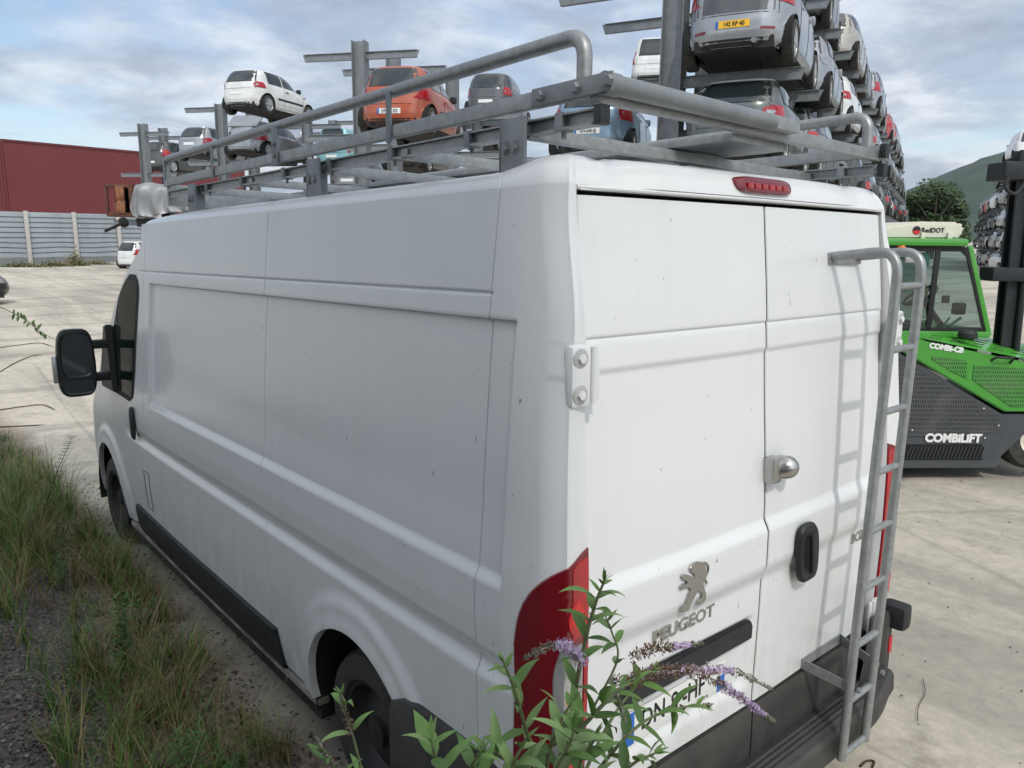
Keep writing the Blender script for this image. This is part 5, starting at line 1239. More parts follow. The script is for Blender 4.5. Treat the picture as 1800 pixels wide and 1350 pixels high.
# ------------------------------------------------------------------ far setting: red warehouse, panel fence, tree, hill, rusty truck body
def build_far():
    NH = Vector((C_FW.x, C_FW.y, 0)).normalized(); RX = Vector((NH.y, -NH.x, 0))
    def onp(px, py, d): return at(px, py, d)
    # red warehouse
    a = at(10, 300, 60); b = at(430, 300, 76); a.z = b.z = ZG; u = (b - a).normalized(); n = Vector((u.y, -u.x, 0)); L_ = (b - a).length
    h0 = at(10, 249, 60).z; M = Matrix(((u.x, -n.x, 0, a.x), (u.y, -n.y, 0, a.y), (0, 0, 1, ZG), (0, 0, 0, 1)))
    root = empty('red_warehouse', mtx=M); tag(root, 'long dark red clad warehouse beyond the fence', 'building')
    red = mat('dark_red_cladding', (.155, .030, .034), .6, var=.12, vscale=.25); H = h0 - ZG
    rows0, rows1 = [], []; k = 0; x = 0
    while x < L_:
        for dx, o in ((0, 0), (.02, -.03), (.16, -.03), (.18, 0), (.30, 0)): rows0.append((min(x + dx, L_), o, -.3)); rows1.append((min(x + dx, L_), o, H))
        x += .33
    MB().grid([rows0, rows1]).build('wall', red, root, 20)
    MB().box((-14, .02, -.3), (-.02, 22, H - .02)).box((.05, .25, -.3), (L_, 22, H - .05)).build('wall', red, root)
    MB().box((-.1, -.09, H), (L_ + .1, .25, H + .16)).build('roof_flashing', mat('flashing_red', (.11, .022, .026), .5), root)
    MB().tube([(-.35, -.06, -.2), (-.35, -.06, H)], .07, 8).build('downpipe', red, root)
    for zz in (H - 4.2, H - 7.4): MB().box((-1.6, -.25, zz), (-1.1, .05, zz + .14), None, .03).build('wall_lamp', MT['clear'], root)
    # fence of horizontal metal panels between pale posts
    a = at(-140, 467, 44.2); b = at(330, 460, 57.5); a.z = b.z = ZG; u = (b - a).normalized(); n = Vector((u.y, -u.x, 0)); L_ = (b - a).length
    M = Matrix(((u.x, -n.x, 0, a.x), (u.y, -n.y, 0, a.y), (0, 0, 1, ZG), (0, 0, 0, 1)))
    root = empty('panel_fence', mtx=M); tag(root, 'pale grey horizontal sheet fence with light posts at the yard edge', 'fence')
    fm = mat('galvanised_sheet', (.36, .395, .425), .5, metal=.2, var=.30, vscale=.5, streak=(1, 1, .35), mask=(.3, .7)); pm = mat('pale_post', (.50, .48, .45), .7, var=.15); low = mat('fence_base', (.20, .215, .225), .7, var=.2, vscale=1)
    Hf = 3.25; r = []
    zs = [];
    for i in range(9):
        z0 = .42 + i * (Hf - .42) / 9; dz = (Hf - .42) / 9
        for f, o in ((0, 0), (.06, .05), (.80, .02), (.90, -.03), (.99, -.03)): zs.append((z0 + f * dz, o))
    fx = lambda x: .02 * math.sin(.9 * x) + .03 * math.sin(2.3 * x + 1) * 0
    MB().grid([[(x, -o - fx(x), z + (.03 * math.sin(1.7 * x + z) if z < 1.6 else 0)) for z, o in zs] for x in np.linspace(0, L_, 80)]).build('sheet_panel', fm, root, 25)
    MB().box((0, -.03, -.2), (L_, .05, .42)).build('base_board', low, root)
    xs = []
    for px in (-80, 75, 156, 230, 300):
        f = ((a - CAM).cross(C_FW + C_RT * ((px - 900) / FPX))).z
        d = C_FW + C_RT * ((px - 900) / FPX); d.z = 0; t = ((CAM.x - a.x) * d.y - (CAM.y - a.y) * d.x) / (u.x * d.y - u.y * d.x)
        MB().box((t - .11, -.22, -.2), (t + .11, -.06, Hf + .06), None, .01).build('fence_post', pm, root)
    # scrub at the foot of the fence
    # hill
    V = []; F = []; nx, ny = 70, 14
    prof = [(-900, 10), (-300, 20), (0, 40), (1300, 35), (1480, 44), (1600, 90), (1680, 128), (1740, 143), (1800, 158), (1900, 176), (2050, 190), (2300, 200), (2700, 170), (3200, 120), (3600, 60)]
    D = 1500
    for i in range(nx):
        px = lerp(1150, 3400, i / (nx - 1)); hpx = float(np.interp(px, [p[0] for p in prof], [p[1] for p in prof]))
        c = CAM + D * (NH + RX * ((px - 900) / FPX) / .98); hz = hpx * D / 1352
        for j in range(ny):
            t = j / (ny - 1); p = CAM + (c - CAM) * lerp(.45, 1.25, t); h = hz * math.sin(min(1, t / .62) * math.pi / 2) ** 1.1
            h += 3.5 * math.sin(i * .9 + j * 1.3) * (t > .1) * (t < .6) + 2 * math.sin(i * 2.3 - j * 2.1) * (t > .1) * (t < .6)
            V.append((p.x, p.y, ZG - 1 + h if j else ZG - 2))
    for i in range(nx - 1):
        for j in range(ny - 1): F.append((i * ny + j, (i + 1) * ny + j, (i + 1) * ny + j + 1, i * ny + j + 1))
    hm = mat('wooded_hill', (.034, .062, .034), .9, col2=(.016, .036, .022), vscale=.012, mask=(.42, .60), bump=1.0, bscale=.15)
    o = mesh('hill', V, F, hm, None, 60); tag(o, 'green wooded hillside on the horizon', 'hill', None, 'structure')
    # leafy tree
    rs = random.Random(3); ct = at(1630, 480, 88); ct.z = ZG; root = empty('tree', tuple(ct)); tag(root, 'dark green broad tree beyond the yard, left of the hill', 'tree')
    s = 88 / 1352; mb = MB().tube(bez([(0, 0, -.2), (.1, 0, 2.0), (-.1, .1, 4.0)], 4), [.45] * 4 + [.36] * 4 + [.30], 10)
    for k in range(7):
        an = k * .9; mb.tube(bez([(0, 0, 2.6 + .2 * k), (1.2 * math.cos(an), 1.2 * math.sin(an), 4.0 + .3 * k), (3.0 * math.cos(an), 2.6 * math.sin(an), 5.4 + .4 * k)], 4), [.2, .18, .16, .14, .12, .10, .08, .06, .04], 6)
    mb.build('trunk', mat('bark', (.09, .075, .06), .9, var=.4, vscale=12), root)
    clumps = []
    for k in range(80):
        px = rs.gauss(1630, 34); px = min(1690, max(1562, px)); topy = np.interp(px, [1560, 1585, 1610, 1635, 1660, 1680, 1694], [375, 335, 322, 308, 318, 338, 368]); py = rs.uniform(topy + 9, 425)
        p = at(px, py, 88 + rs.uniform(-2.5, 2.5)) - ct; clumps.append((p, rs.uniform(.8, 1.5)))
    lv, lf, lm = [], [], []
    for c, r in clumps:
        for _ in range(330):
            v = Vector((rs.gauss(0, 1), rs.gauss(0, 1), rs.gauss(0, 1))).normalized() * r * rs.random() ** .35; v.z *= .75; p = c + v; t = rs.uniform(.12, .26); a1 = Vector((rs.gauss(0, 1), rs.gauss(0, 1), rs.gauss(0, .6))).normalized(); a2 = a1.orthogonal().normalized()
            i = len(lv); lv += [p - a1 * t, p + a2 * t * .6, p + a1 * t, p - a2 * t * .6]; lf.append((i, i + 1, i + 2, i + 3)); lm.append(rs.choice((0, 0, 1)))
    mesh('crown', lv, lf, [mat('leaf_dark', (.030, .058, .018), .6), mat('leaf_mid', (.052, .092, .024), .6)], root, 0, lm)
    # rusty truck body with a tarpaulin, lying on a rack arm beyond the van's nose
    dd = 27.0; c = at(212, 384, dd); root = empty('rusty_truck', tuple(c), -R(35)); tag(root, 'rusty old truck cab with silver tarpaulin raised beyond the van nose', 'truck wreck')
    rust = mat('rust', (.17, .066, .032), .85, col2=(.060, .028, .020), vscale=5, bump=.3, bscale=30); rust2 = mat('rust_light', (.30, .135, .060), .8, col2=(.14, .055, .03), vscale=6, bump=.3, bscale=30)
    w, h = .92, 1.0
    def G(px, py, y=0.0):
        p = root.matrix_basis.inverted() @ at(px, py, dd) if False else at(px, py, dd) - c; return p
    RXh = RX; UPh = Vector((0, 0, 1))
    M2 = Matrix(((RXh.x, NH.x, 0, c.x), (RXh.y, NH.y, 0, c.y), (0, 0, 1, c.z), (0, 0, 0, 1))); root.matrix_world = M2
    k = dd / 1352
    def X(px): return (px - 212) * k * 1.02
    def Z(py): return (384 - py) * k
    mb = MB().box((X(188), .0, Z(331)), (X(236), 1.4, Z(326)), None, .02).box((X(188), .0, Z(381)), (X(236), 1.4, Z(374)), None, .02).box((X(188), 0, Z(378)), (X(192), .1, Z(328)), None, .01).box((X(229), 0, Z(378)), (X(236), .12, Z(328)), None, .01).box((X(190), 1.3, Z(378)), (X(236), 1.4, Z(328)), None, .01).box((X(233), .1, Z(378)), (X(236), 1.4, Z(328)))
    mb.build('cab_shell', rust, root)
    MB().box((X(208), -.06, Z(352)), (X(222), .02, Z(328)), None, .015).box((X(208.5), -.05, Z(375)), (X(222), .03, Z(353)), None, .015).build('door', rust2, root)
    MB().box((X(193), .5, Z(374)), (X(207), 1.2, Z(332)), None, .02).build('interior', MT['well'], root)
    MB().box((X(198), .15, Z(374)), (X(208), .6, Z(357)), None, .06).build('seat_base', rust2, root)
    ax = Matrix.Translation((X(219), -.1, Z(391))) @ Matrix.Rotation(R(-70), 4, 'X') @ Matrix.Rotation(R(15), 4, 'Y')
    MB().lathe([(.0001, .10), (.10, .10), (.17, .06), (.18, -.04), (.12, -.08), (.05, -.12), (.05, -.9)], ax, 20).build('wheel_hub', MT['well'], root)
    MB().box((X(236), .1, Z(398)), (X(330), 1.2, Z(383)), None, .03).build('chassis', MT['under'], root)
    rows = []
    tops = [(234, 360, 378), (236, 338, 380), (241, 325, 381), (252, 322, 380), (266, 322, 381), (280, 323, 378), (292, 327, 374), (305, 334, 372), (320, 342, 372), (335, 347, 372)]
    rr = random.Random(8)
    for j in range(14):
        t = j / 13; row = []
        for i, (px, y0, y1) in enumerate(np.array([(np.interp(s_, range(len(tops)), [q[m] for q in tops])) for s_ in np.linspace(0, len(tops) - 1, 40) for m in range(3)]).reshape(-1, 3)):
            z = lerp(Z(y1), Z(y0), sstep(0, .8, t)); y = -.1 + .55 * sstep(.55, 1, t) + .09 * math.sin(i * .75 + 2.2 * math.sin(j * .35)) * (1 - t) + .03 * math.sin(i * .37 + j * .8); row.append((X(px) + .02 * math.sin(j * .8 + i * .3), y, z + .02 * math.sin(i * .55 + j * .5) * (t > .2)))
        rows.append(row)
    for dy in (.5, 1.0): rows.append([(p[0], p[1] + dy, p[2] - .05) for p in rows[13]])
    MB().grid(rows).build('tarpaulin', mat('silver_tarpaulin', (.30, .305, .32), .42, metal=.2, var=.25, vscale=2, bump=.5, bscale=4), root, 60)
    # a rack upright and arms that carry it
    rack('cantilever_rack', 'rack arms under the rusty truck body beyond the van nose', [post(300, 28.5, 330, .34, AW, [(392, 2.2, 1.5)]), post(330, 30.5, 330, .34, AW, [(392, 2.2, 1.5)])])
build_far()

# ------------------------------------------------------------------ thin summer haze that pales the hillside
def haze():
    m = bpy.data.materials.new('haze_air'); m.use_nodes = True; N = m.node_tree.nodes; L = m.node_tree.links; N.remove(N['Principled BSDF']); v = N.new('ShaderNodeVolumePrincipled'); v.inputs['Color'].default_value = (.80, .87, .95, 1); v.inputs['Density'].default_value = .00010; v.inputs['Anisotropy'].default_value = .2
    L.new(v.outputs[0], N['Material Output'].inputs['Volume']); o = MB().box((-4300, -4300, -130), (4300, 4300, 420)).build('haze', m, None, 0); tag(o, 'thin pale haze in the air', 'haze', None, 'stuff')
haze()
# ------------------------------------------------------------------ plants, grass, gravel, twigs
PR = random.Random(11)
def gz(x, y): return float(ground_z(x, y))
LEAFM = [mat('bush_leaf', (.155, .285, .068), .5, var=.35, vscale=9), mat('bush_leaf_pale', (.24, .36, .13), .5, var=.3, vscale=9), mat('bush_leaf_deep', (.095, .19, .045), .5, var=.3)]
STEMM = mat('bush_stem', (.16, .19, .085), .6, var=.3, vscale=30)
def leaf(mb, base, d, up, l, w, droop=.5, k=None, curl=.12):
    d = Vector(d).normalized(); up = Vector(up); sd = d.cross(up)
    if sd.length < 1e-3: sd = d.orthogonal()
    sd.normalize(); n = sd.cross(d); P = []; p = Vector(base); a = 0; N = 8
    for i in range(N + 1):
        t = i / N; wd = w * math.sin(math.pi * min(1, t ** .75 * .96 + .04)) ** 1.05 * (1 - .25 * t) + .0004; ang = -droop * t * t
        dd = d * math.cos(ang) + n * math.sin(ang); nn = n * math.cos(ang) - d * math.sin(ang)
        if i: p = p + dd * (l / N)
        P.append([p + sd * (-wd) + nn * curl * wd * 2.2, p + sd * (-wd * .5) + nn * curl * wd * .8, p.copy(), p + sd * (wd * .5) + nn * curl * wd * .8, p + sd * wd + nn * curl * wd * 2.2])
    mb.cur = PR.choice((0, 0, 1, 2)) if k is None else k; mb.grid(P)
def bush():
    root = empty('butterfly_bush', tuple(at(990, 1560, 1.55))); o = root.location.copy(); o.z = gz(o.x, o.y); root.location = o; tag(root, 'butterfly bush with lilac flower spikes in front of the van tail lamp', 'shrub')
    st, lf = MB(), MB()
    def stem(pts, r0, r1, pairs, ln, skip=.15, droop=.6, depth=None):
        P = bez([at(x, y, z) - o for x, y, z in pts], 8); n = len(P); st.tube(P, [lerp(r0, r1, i / (n - 1)) for i in range(n)], 7)
        for i in range(pairs):
            t = skip + (1 - skip) * (i + .5) / pairs; q = t * (n - 1); a = int(q); p = P[a].lerp(P[min(a + 1, n - 1)], q - a); d = (P[min(a + 1, n - 1)] - P[max(a - 1, 0)]).normalized()
            az = i * math.pi / 2 + PR.uniform(-.5, .5) + .6; s1 = d.orthogonal().normalized(); s1 = Matrix.Rotation(az, 3, d) @ s1
            for sg in (-1, 1):
                l = 1.28 * ln * (1.0 - .45 * (t > .85)) * PR.uniform(.75, 1.15); dr = (s1 * sg * 1.0 + d * PR.uniform(.35, .8) + Vector((0, 0, PR.uniform(-.1, .25))))
                leaf(lf, p, dr, Vector((0, 0, 1)), l, l * PR.uniform(.125, .175), droop * PR.uniform(.4, 2.2), None, PR.uniform(-.05, .25))
        # little shoots at the tip
        for k in range(4):
            leaf(lf, P[-1], (P[-1] - P[-3]).normalized() + Vector((PR.uniform(-.6, .6), PR.uniform(-.6, .6), PR.uniform(-.2, .3))), Vector((0, 0, 1)), ln * .45, ln * .06, .2)
        return P
    stem([(985, 1480, 1.42), (1003, 1270, 1.38), (1028, 1130, 1.36), (1047, 1060, 1.36), (1062, 1022, 1.36)], .0055, .0022, 8, .056, .30)
    stem([(975, 1460, 1.40), (935, 1320, 1.33), (905, 1215, 1.30), (886, 1165, 1.29)], .0045, .002, 6, .050, .25)
    stem([(965, 1450, 1.38), (985, 1330, 1.30), (1040, 1260, 1.28), (1090, 1210, 1.30)], .0055, .003, 6, .064, .2)
    stem([(990, 1440, 1.40), (1070, 1330, 1.36), (1130, 1270, 1.38), (1190, 1245, 1.42), (1235, 1240, 1.45)], .004, .0016, 7, .050, .2)
    stem([(1000, 1420, 1.45), (1060, 1290, 1.50), (1110, 1215, 1.56), (1150, 1180, 1.58)], .004, .002, 5, .050, .3)
    stem([(965, 1440, 1.36), (962, 1340, 1.28), (985, 1270, 1.26), (1005, 1235, 1.26)], .0045, .002, 5, .054, .2)
    stem([(960, 1460, 1.34), (925, 1370, 1.24), (880, 1330, 1.20), (840, 1318, 1.19)], .004, .002, 5, .060, .1)
    stem([(1000, 1480, 1.38), (1060, 1400, 1.30), (1110, 1345, 1.28), (1150, 1325, 1.28)], .004, .002, 5, .062, .15)
    stem([(1040, 1250, 1.36), (1085, 1160, 1.40), (1075, 1110, 1.40), (1065, 1085, 1.40)], .0025, .0014, 4, .042, .2)
    stem([(950, 1450, 1.30), (970, 1370, 1.18), (1000, 1310, 1.16), (1010, 1280, 1.16)], .004, .002, 5, .066, .1)
    stem([(930, 1470, 1.30), (905, 1400, 1.20), (900, 1350, 1.18), (925, 1300, 1.18)], .004, .002, 4, .060, .1)
    stem([(1010, 1490, 1.34), (1030, 1400, 1.22), (1020, 1345, 1.19), (1045, 1300, 1.18)], .004, .002, 5, .062, .1)
    stem([(900, 1500, 1.30), (850, 1400, 1.18), (830, 1350, 1.15), (845, 1325, 1.14)], .004, .002, 4, .058, .1)
    # low shoots by the rear wheel
    stem([(655, 1450, 1.25), (632, 1340, 1.22), (612, 1265, 1.21), (600, 1222, 1.21)], .003, .0012, 3, .040, .1)
    stem([(618, 1440, 1.20), (600, 1370, 1.17), (568, 1325, 1.16)], .003, .0012, 3, .040, .1)
    stem([(780, 1460, 1.20), (772, 1380, 1.12), (765, 1330, 1.10), (758, 1298, 1.10)], .004, .002, 4, .070, .1, .35)
    st.build('stem', STEMM, root, 60)
    lo = lf.build('foliage', LEAFM, root, 60)
    lil = [mat('lilac_petal', (.43, .32, .50), .6), mat('pale_lilac_petal', (.52, .43, .57), .6)]; brn = [mat('withered_floret', (.155, .088, .055), .85), mat('withered_floret_pale', (.25, .165, .11), .85)]; bud = [mat('flower_bud', (.20, .20, .15), .8), mat('flower_bud_pale', (.27, .25, .20), .8)]
    def spike(pts, rmax, zones, n, stalk=True):
        P = bez([at(x, y, z) - o for x, y, z in pts], 10); N = len(P); mb = MB()
        if stalk: st2 = MB().tube(P, [.0016] * N, 6); mb.cur = 5; mb.add(st2.v, st2.f)
        mats = brn + lil + bud
        for i in range(n):
            t = PR.random(); q = t * (N - 1); a = int(q); p = P[a].lerp(P[min(a + 1, N - 1)], q - a); d = (P[min(a + 1, N - 1)] - P[max(a - 1, 0)]).normalized()
            z = zones(t); r = rmax * (1 - .85 * t ** 3) * (.75 + .25 * math.sin(t * 60)); s1 = Matrix.Rotation(PR.uniform(0, 6.28), 3, d) @ d.orthogonal().normalized(); c = p + s1 * r * PR.uniform(.35, 1.0) + d * PR.uniform(-.003, .003)
            up = (s1 + d * .4).normalized(); e1 = up.orthogonal().normalized(); e2 = up.cross(e1)
            kk_ = {'b': 0, 'l': 2, 'g': 4}[z] + (PR.random() < .4)
            if z == 'l':
                mb.cur = kk_
                for m in range(4):
                    an = m * math.pi / 2 + PR.random(); v = e1 * math.cos(an) + e2 * math.sin(an); w_ = e1 * -math.sin(an) + e2 * math.cos(an); mb.add([c, c + v * .0022 + w_ * .0016 + up * .0004, c + v * .0036 + up * .0012, c + v * .0022 - w_ * .0016 + up * .0004], [(0, 1, 2, 3)])
                mb.cur = 0; mb.add([c, c - up * .006 + e1 * .0006, c - up * .006 - e1 * .0006], [(0, 1, 2)])
            else:
                mb.cur = kk_; L_ = .0045 if z == 'b' else .0032
                for m in range(3):
                    an = m * 2.1 + PR.random(); v = (e1 * math.cos(an) + e2 * math.sin(an)); mb.add([c - up * L_, c + v * .0013, c + up * L_ * .8 + v * .0012, c - v * .0010], [(0, 1, 2, 3)])
        mb.cur = 0; return mb.build('flower_spike', mats + [STEMM] if False else mats, root, 0)
    spike([(1075, 1208, 1.55), (1160, 1180, 1.58), (1240, 1188, 1.60), (1300, 1225, 1.60), (1362, 1268, 1.60)], .021, lambda t: 'b' if t < .62 and PR.random() < .95 else ('l' if t < .93 else 'g'), 850)
    spike([(1080, 1200, 1.60), (1150, 1185, 1.64), (1230, 1178, 1.66), (1290, 1180, 1.66), (1358, 1212, 1.66)], .019, lambda t: 'b' if t < .40 and PR.random() < .92 else ('l' if t < .74 else 'g'), 760)
    spike([(1108, 1158, 1.60), (1150, 1140, 1.62), (1190, 1136, 1.62), (1236, 1130, 1.62)], .017, lambda t: 'b' if t < .62 else ('l' if t < .84 else 'g'), 520)
    spike([(1022, 1160, 1.34), (1000, 1140, 1.32), (968, 1136, 1.30), (922, 1156, 1.28)], .017, lambda t: 'l' if t < .60 else 'g', 420)
    spike([(618, 1290, 1.21), (606, 1250, 1.21), (598, 1220, 1.21)], .008, lambda t: 'b' if t < .5 else 'g', 120)
    spike([(590, 1350, 1.17), (572, 1325, 1.16), (556, 1296, 1.16)], .008, lambda t: 'g', 110)
    spike([(1075, 1190, 1.34), (1085, 1225, 1.32), (1100, 1270, 1.32)], .009, lambda t: 'g', 140)
    spike([(1225, 1242, 1.44), (1240, 1240, 1.45), (1252, 1238, 1.45)], .007, lambda t: 'g', 60)
    for x, y, z in ((1078, 1200, 1.58), (1060, 1215, 1.55)): pass
bush()
# grass strip between the gravel and the van
def grass():
    R_ = random.Random(4); V, F, K = [], [], []
    def blade(x, y, h, lean, az, w, k):
        z = gz(x, y) - .01; d = Vector((math.cos(az), math.sin(az), 0)); s = Vector((-d.y, d.x, 0)); n = 4; i0 = len(V); p = Vector((x, y, z))
        for i in range(n + 1):
            t = i / n; q = p + Vector((0, 0, h * (t - .25 * lean * t * t))) + d * (lean * h * t * t); ww = w * (1 - t ** 1.6) + .0002; V.extend([q - s * ww, q + s * ww])
        for i in range(n): F.append((i0 + 2 * i, i0 + 2 * i + 1, i0 + 2 * i + 3, i0 + 2 * i + 2)); K.append(k)
    for _ in range(500):
        y = R_.uniform(1.2, 9.5); u = R_.gauss(0, .30); x = -1.47 + .10 * math.sin(1.1 * y) + u * (.85 if y < 5 else 1.1)
        if y < 3.2: x = -1.56 + u * .62
        if x > -1.14 or x < -2.1: continue
        dens = .5 + .5 * math.sin(2.3 * y + 3 * x) * math.sin(5.1 * x + .7 * y)
        if R_.random() > .15 + .85 * dens ** 1.3: continue
        tall = R_.uniform(.14, .42) * (.7 + .5 * dens) * (1.25 if y > 4.2 else 1); dry = R_.random() < (.34 if y < 6 else .15)
        for _ in range(int(R_.uniform(22, 58))):
            r = R_.gauss(0, .055); a = R_.uniform(0, 6.28); blade(x + r * math.cos(a), y + r * math.sin(a), tall * R_.uniform(.45, 1.15), R_.uniform(.1, 1.1), a + R_.gauss(0, .8), R_.uniform(.0012, .0030), (R_.choice((2, 2, 3)) if dry and R_.random() < .7 else R_.choice((0, 0, 1, 2))))
    for _ in range(1500):                            # short growth and litter between the tufts
        y = R_.uniform(1.2, 9.5); x = -1.47 + R_.gauss(0, .30)
        if x > -1.10: continue
        blade(x, y, R_.uniform(.03, .12), R_.uniform(.4, 2.0), R_.uniform(0, 6.28), R_.uniform(.001, .003), R_.choice((1, 2, 3, 3)))
    gm = [mat('grass_green', (.070, .155, .022), .6), mat('grass_fresh', (.12, .235, .036), .6), mat('grass_straw', (.25, .19, .09), .8), mat('grass_brown', (.12, .078, .038), .85)]
    for _ in range(70):                              # tufts against the van, some in front of its front wheel
        y = R_.choice((R_.uniform(3.6, 5.3), R_.uniform(1.5, 5.2))); x = R_.uniform(-1.26, -1.08); tall = R_.uniform(.14, .36)
        for _ in range(30): a = R_.uniform(0, 6.28); r = R_.gauss(0, .05); blade(x + r * math.cos(a), y + r * math.sin(a), tall * R_.uniform(.5, 1.2), R_.uniform(.2, 1.1), a, R_.uniform(.0012, .0028), R_.choice((0, 0, 1, 2, 2, 3)))
    g = mesh('grass', V, F, gm, None, 0, K); tag(g, 'rough green and straw coloured grass along the verge beside the van', 'grass', None, 'stuff')
    # thin dry stalks with seed heads
    mb = MB()
    for _ in range(90):
        y = R_.uniform(1.4, 6.5); x = -1.40 + R_.gauss(0, .2); x = min(x, -1.12); h = R_.uniform(.25, .5); a = R_.uniform(0, 6.28); l = R_.uniform(.05, .3); p = Vector((x, y, gz(x, y))); q = p + Vector((l * math.cos(a), l * math.sin(a), h)); P = bez([p, p.lerp(q, .5) + Vector((0, 0, .04)), q], 4); mb.tube(P, [.0012] * len(P), 4); mb.tube([q, q + Vector((.006 * math.cos(a), .006 * math.sin(a), .012))], [.0035, .001], 5)
    o = mb.build('dry_grass', gm[2], None, 0); tag(o, 'thin dry grass stalks with seed heads beside the van', 'grass', None, 'stuff')
    # gravel: dark broken stones
    t = (1 + 5 ** .5) / 2; ico = np.array([(-1, t, 0), (1, t, 0), (-1, -t, 0), (1, -t, 0), (0, -1, t), (0, 1, t), (0, -1, -t), (0, 1, -t), (t, 0, -1), (t, 0, 1), (-t, 0, -1), (-t, 0, 1)]) / 1.9
    fi = [(0, 11, 5), (0, 5, 1), (0, 1, 7), (0, 7, 10), (0, 10, 11), (1, 5, 9), (5, 11, 4), (11, 10, 2), (10, 7, 6), (7, 1, 8), (3, 9, 4), (3, 4, 2), (3, 2, 6), (3, 6, 8), (3, 8, 9), (4, 9, 5), (2, 4, 11), (6, 2, 10), (8, 6, 7), (9, 8, 1)]
    V, F, K = [], [], []
    for _ in range(9500):
        if R_.random() < .80: y = R_.uniform(1.3, 6.0); x = R_.uniform(-2.6, -1.62)
        elif R_.random() < .6: y = R_.uniform(1.0, 6.0); x = R_.uniform(-1.65, -1.05)
        else: y = R_.uniform(.9, 7); x = R_.uniform(-1.4, -.75)
        s = R_.uniform(.004, .012) * (1.25 if R_.random() < .1 else 1); q = ico * s * np.array([R_.uniform(.7, 1.3), R_.uniform(.7, 1.3), R_.uniform(.45, .8)]) + rng.normal(0, s * .16, (12, 3)); a = R_.uniform(0, 6.28); c, n_ = math.cos(a), math.sin(a); q = np.stack([q[:, 0] * c - q[:, 1] * n_, q[:, 0] * n_ + q[:, 1] * c, q[:, 2]], 1) + np.array([x, y, gz(x, y) + s * .25]); i0 = len(V); V.extend(map(tuple, q)); F.extend([(a_ + i0, b_ + i0, c_ + i0) for a_, b_, c_ in fi]); k = R_.choice((0, 0, 1, 1, 2, 3)); K.extend([k] * 20)
    for _ in range(1400):                            # brown litter on the earth by the sill
        y = R_.uniform(1.0, 5.5); x = R_.uniform(-1.35, -.92); s = R_.uniform(.004, .014); a = R_.uniform(0, 6.28); i0 = len(V); z = gz(x, y) + .006; dx, dy = math.cos(a) * s, math.sin(a) * s; V.extend([(x - dx, y - dy, z), (x + dy * .4, y - dx * .4, z + s * .5), (x + dx, y + dy, z + R_.uniform(0, .006)), (x - dy * .4, y + dx * .4, z)]); F.append((i0, i0 + 1, i0 + 2, i0 + 3)); K.append(R_.choice((3, 3, 0, 2)))
    sm = [mat('stone_dark', (.048, .045, .044), .85), mat('stone_mid', (.10, .092, .087), .85), mat('stone_pale', (.21, .19, .175), .85), mat('stone_brown', (.11, .075, .058), .85)]
    o = mesh('gravel', V, F, sm, None, 0, K); tag(o, 'loose dark gravel on the verge at lower left', 'gravel', None, 'stuff')
grass()
def weed(x, y, h, n, ll, label, wide=.16, lean=(0, 0), kinds=(0, 1)):
    root = empty('weed', (x, y, gz(x, y))); tag(root, label, 'weed'); st, lf = MB(), MB()
    for s in range(n):
        a = PR.uniform(0, 6.28); l = PR.uniform(.0, .10); hh = h * PR.uniform(.65, 1.05); P = bez([(0, 0, 0), (l * .4 * math.cos(a) + lean[0] * .3, l * .4 * math.sin(a) + lean[1] * .3, hh * .5), (l * math.cos(a) + lean[0], l * math.sin(a) + lean[1], hh)], 6); st.tube(P, [lerp(.0035, .0012, i / (len(P) - 1)) for i in range(len(P))], 6)
        for k in range(26):
            t = .15 + .85 * k / 25; q = t * (len(P) - 1); i = min(int(q), len(P) - 2); p = Vector(P[i]).lerp(Vector(P[i + 1]), q - i); az = k * 2.4 + s; leaf(lf, p, Vector((math.cos(az), math.sin(az), .55 + .8 * (t > .9))), Vector((0, 0, 1)), ll * (1 - .45 * t) * PR.uniform(.8, 1.2), ll * wide * .5, .7, PR.choice(kinds))
    st.build('stem', STEMM, root, 60); lf.build('foliage', WEEDM, root, 60)
WEEDM = [mat('weed_leaf', (.060, .150, .035), .55, var=.3), mat('weed_leaf_pale', (.095, .20, .05), .55, var=.3)]
def onground(px, py):
    d = C_FW + C_RT * ((px - 900) / FPX) - C_UP * ((py - 675) / FPX); t = 1.0
    for _ in range(60):
        p = CAM + d * t; e = p.z - gz(p.x, p.y); t += e / max(.05, -d.z) * .7
    return CAM + d * t
p = onground(222, 1205); weed(p.x, p.y, .50, 5, .085, 'tall bright green leafy weed in the grass by the sill')
p = onground(330, 1420); weed(p.x, p.y, .36, 5, .075, 'leafy green weed nearest the camera at the edge of the verge')
p = onground(260, 1120); weed(p.x, p.y, .26, 4, .07, 'small leafy weed close to the black sill moulding')
p = onground(395, 1400); weed(p.x, p.y, .24, 3, .07, 'low weed between the gravel and the rear wheel')
p = onground(110, 1040); weed(p.x, p.y, .34, 4, .06, 'spindly green weed farther along the grass strip')
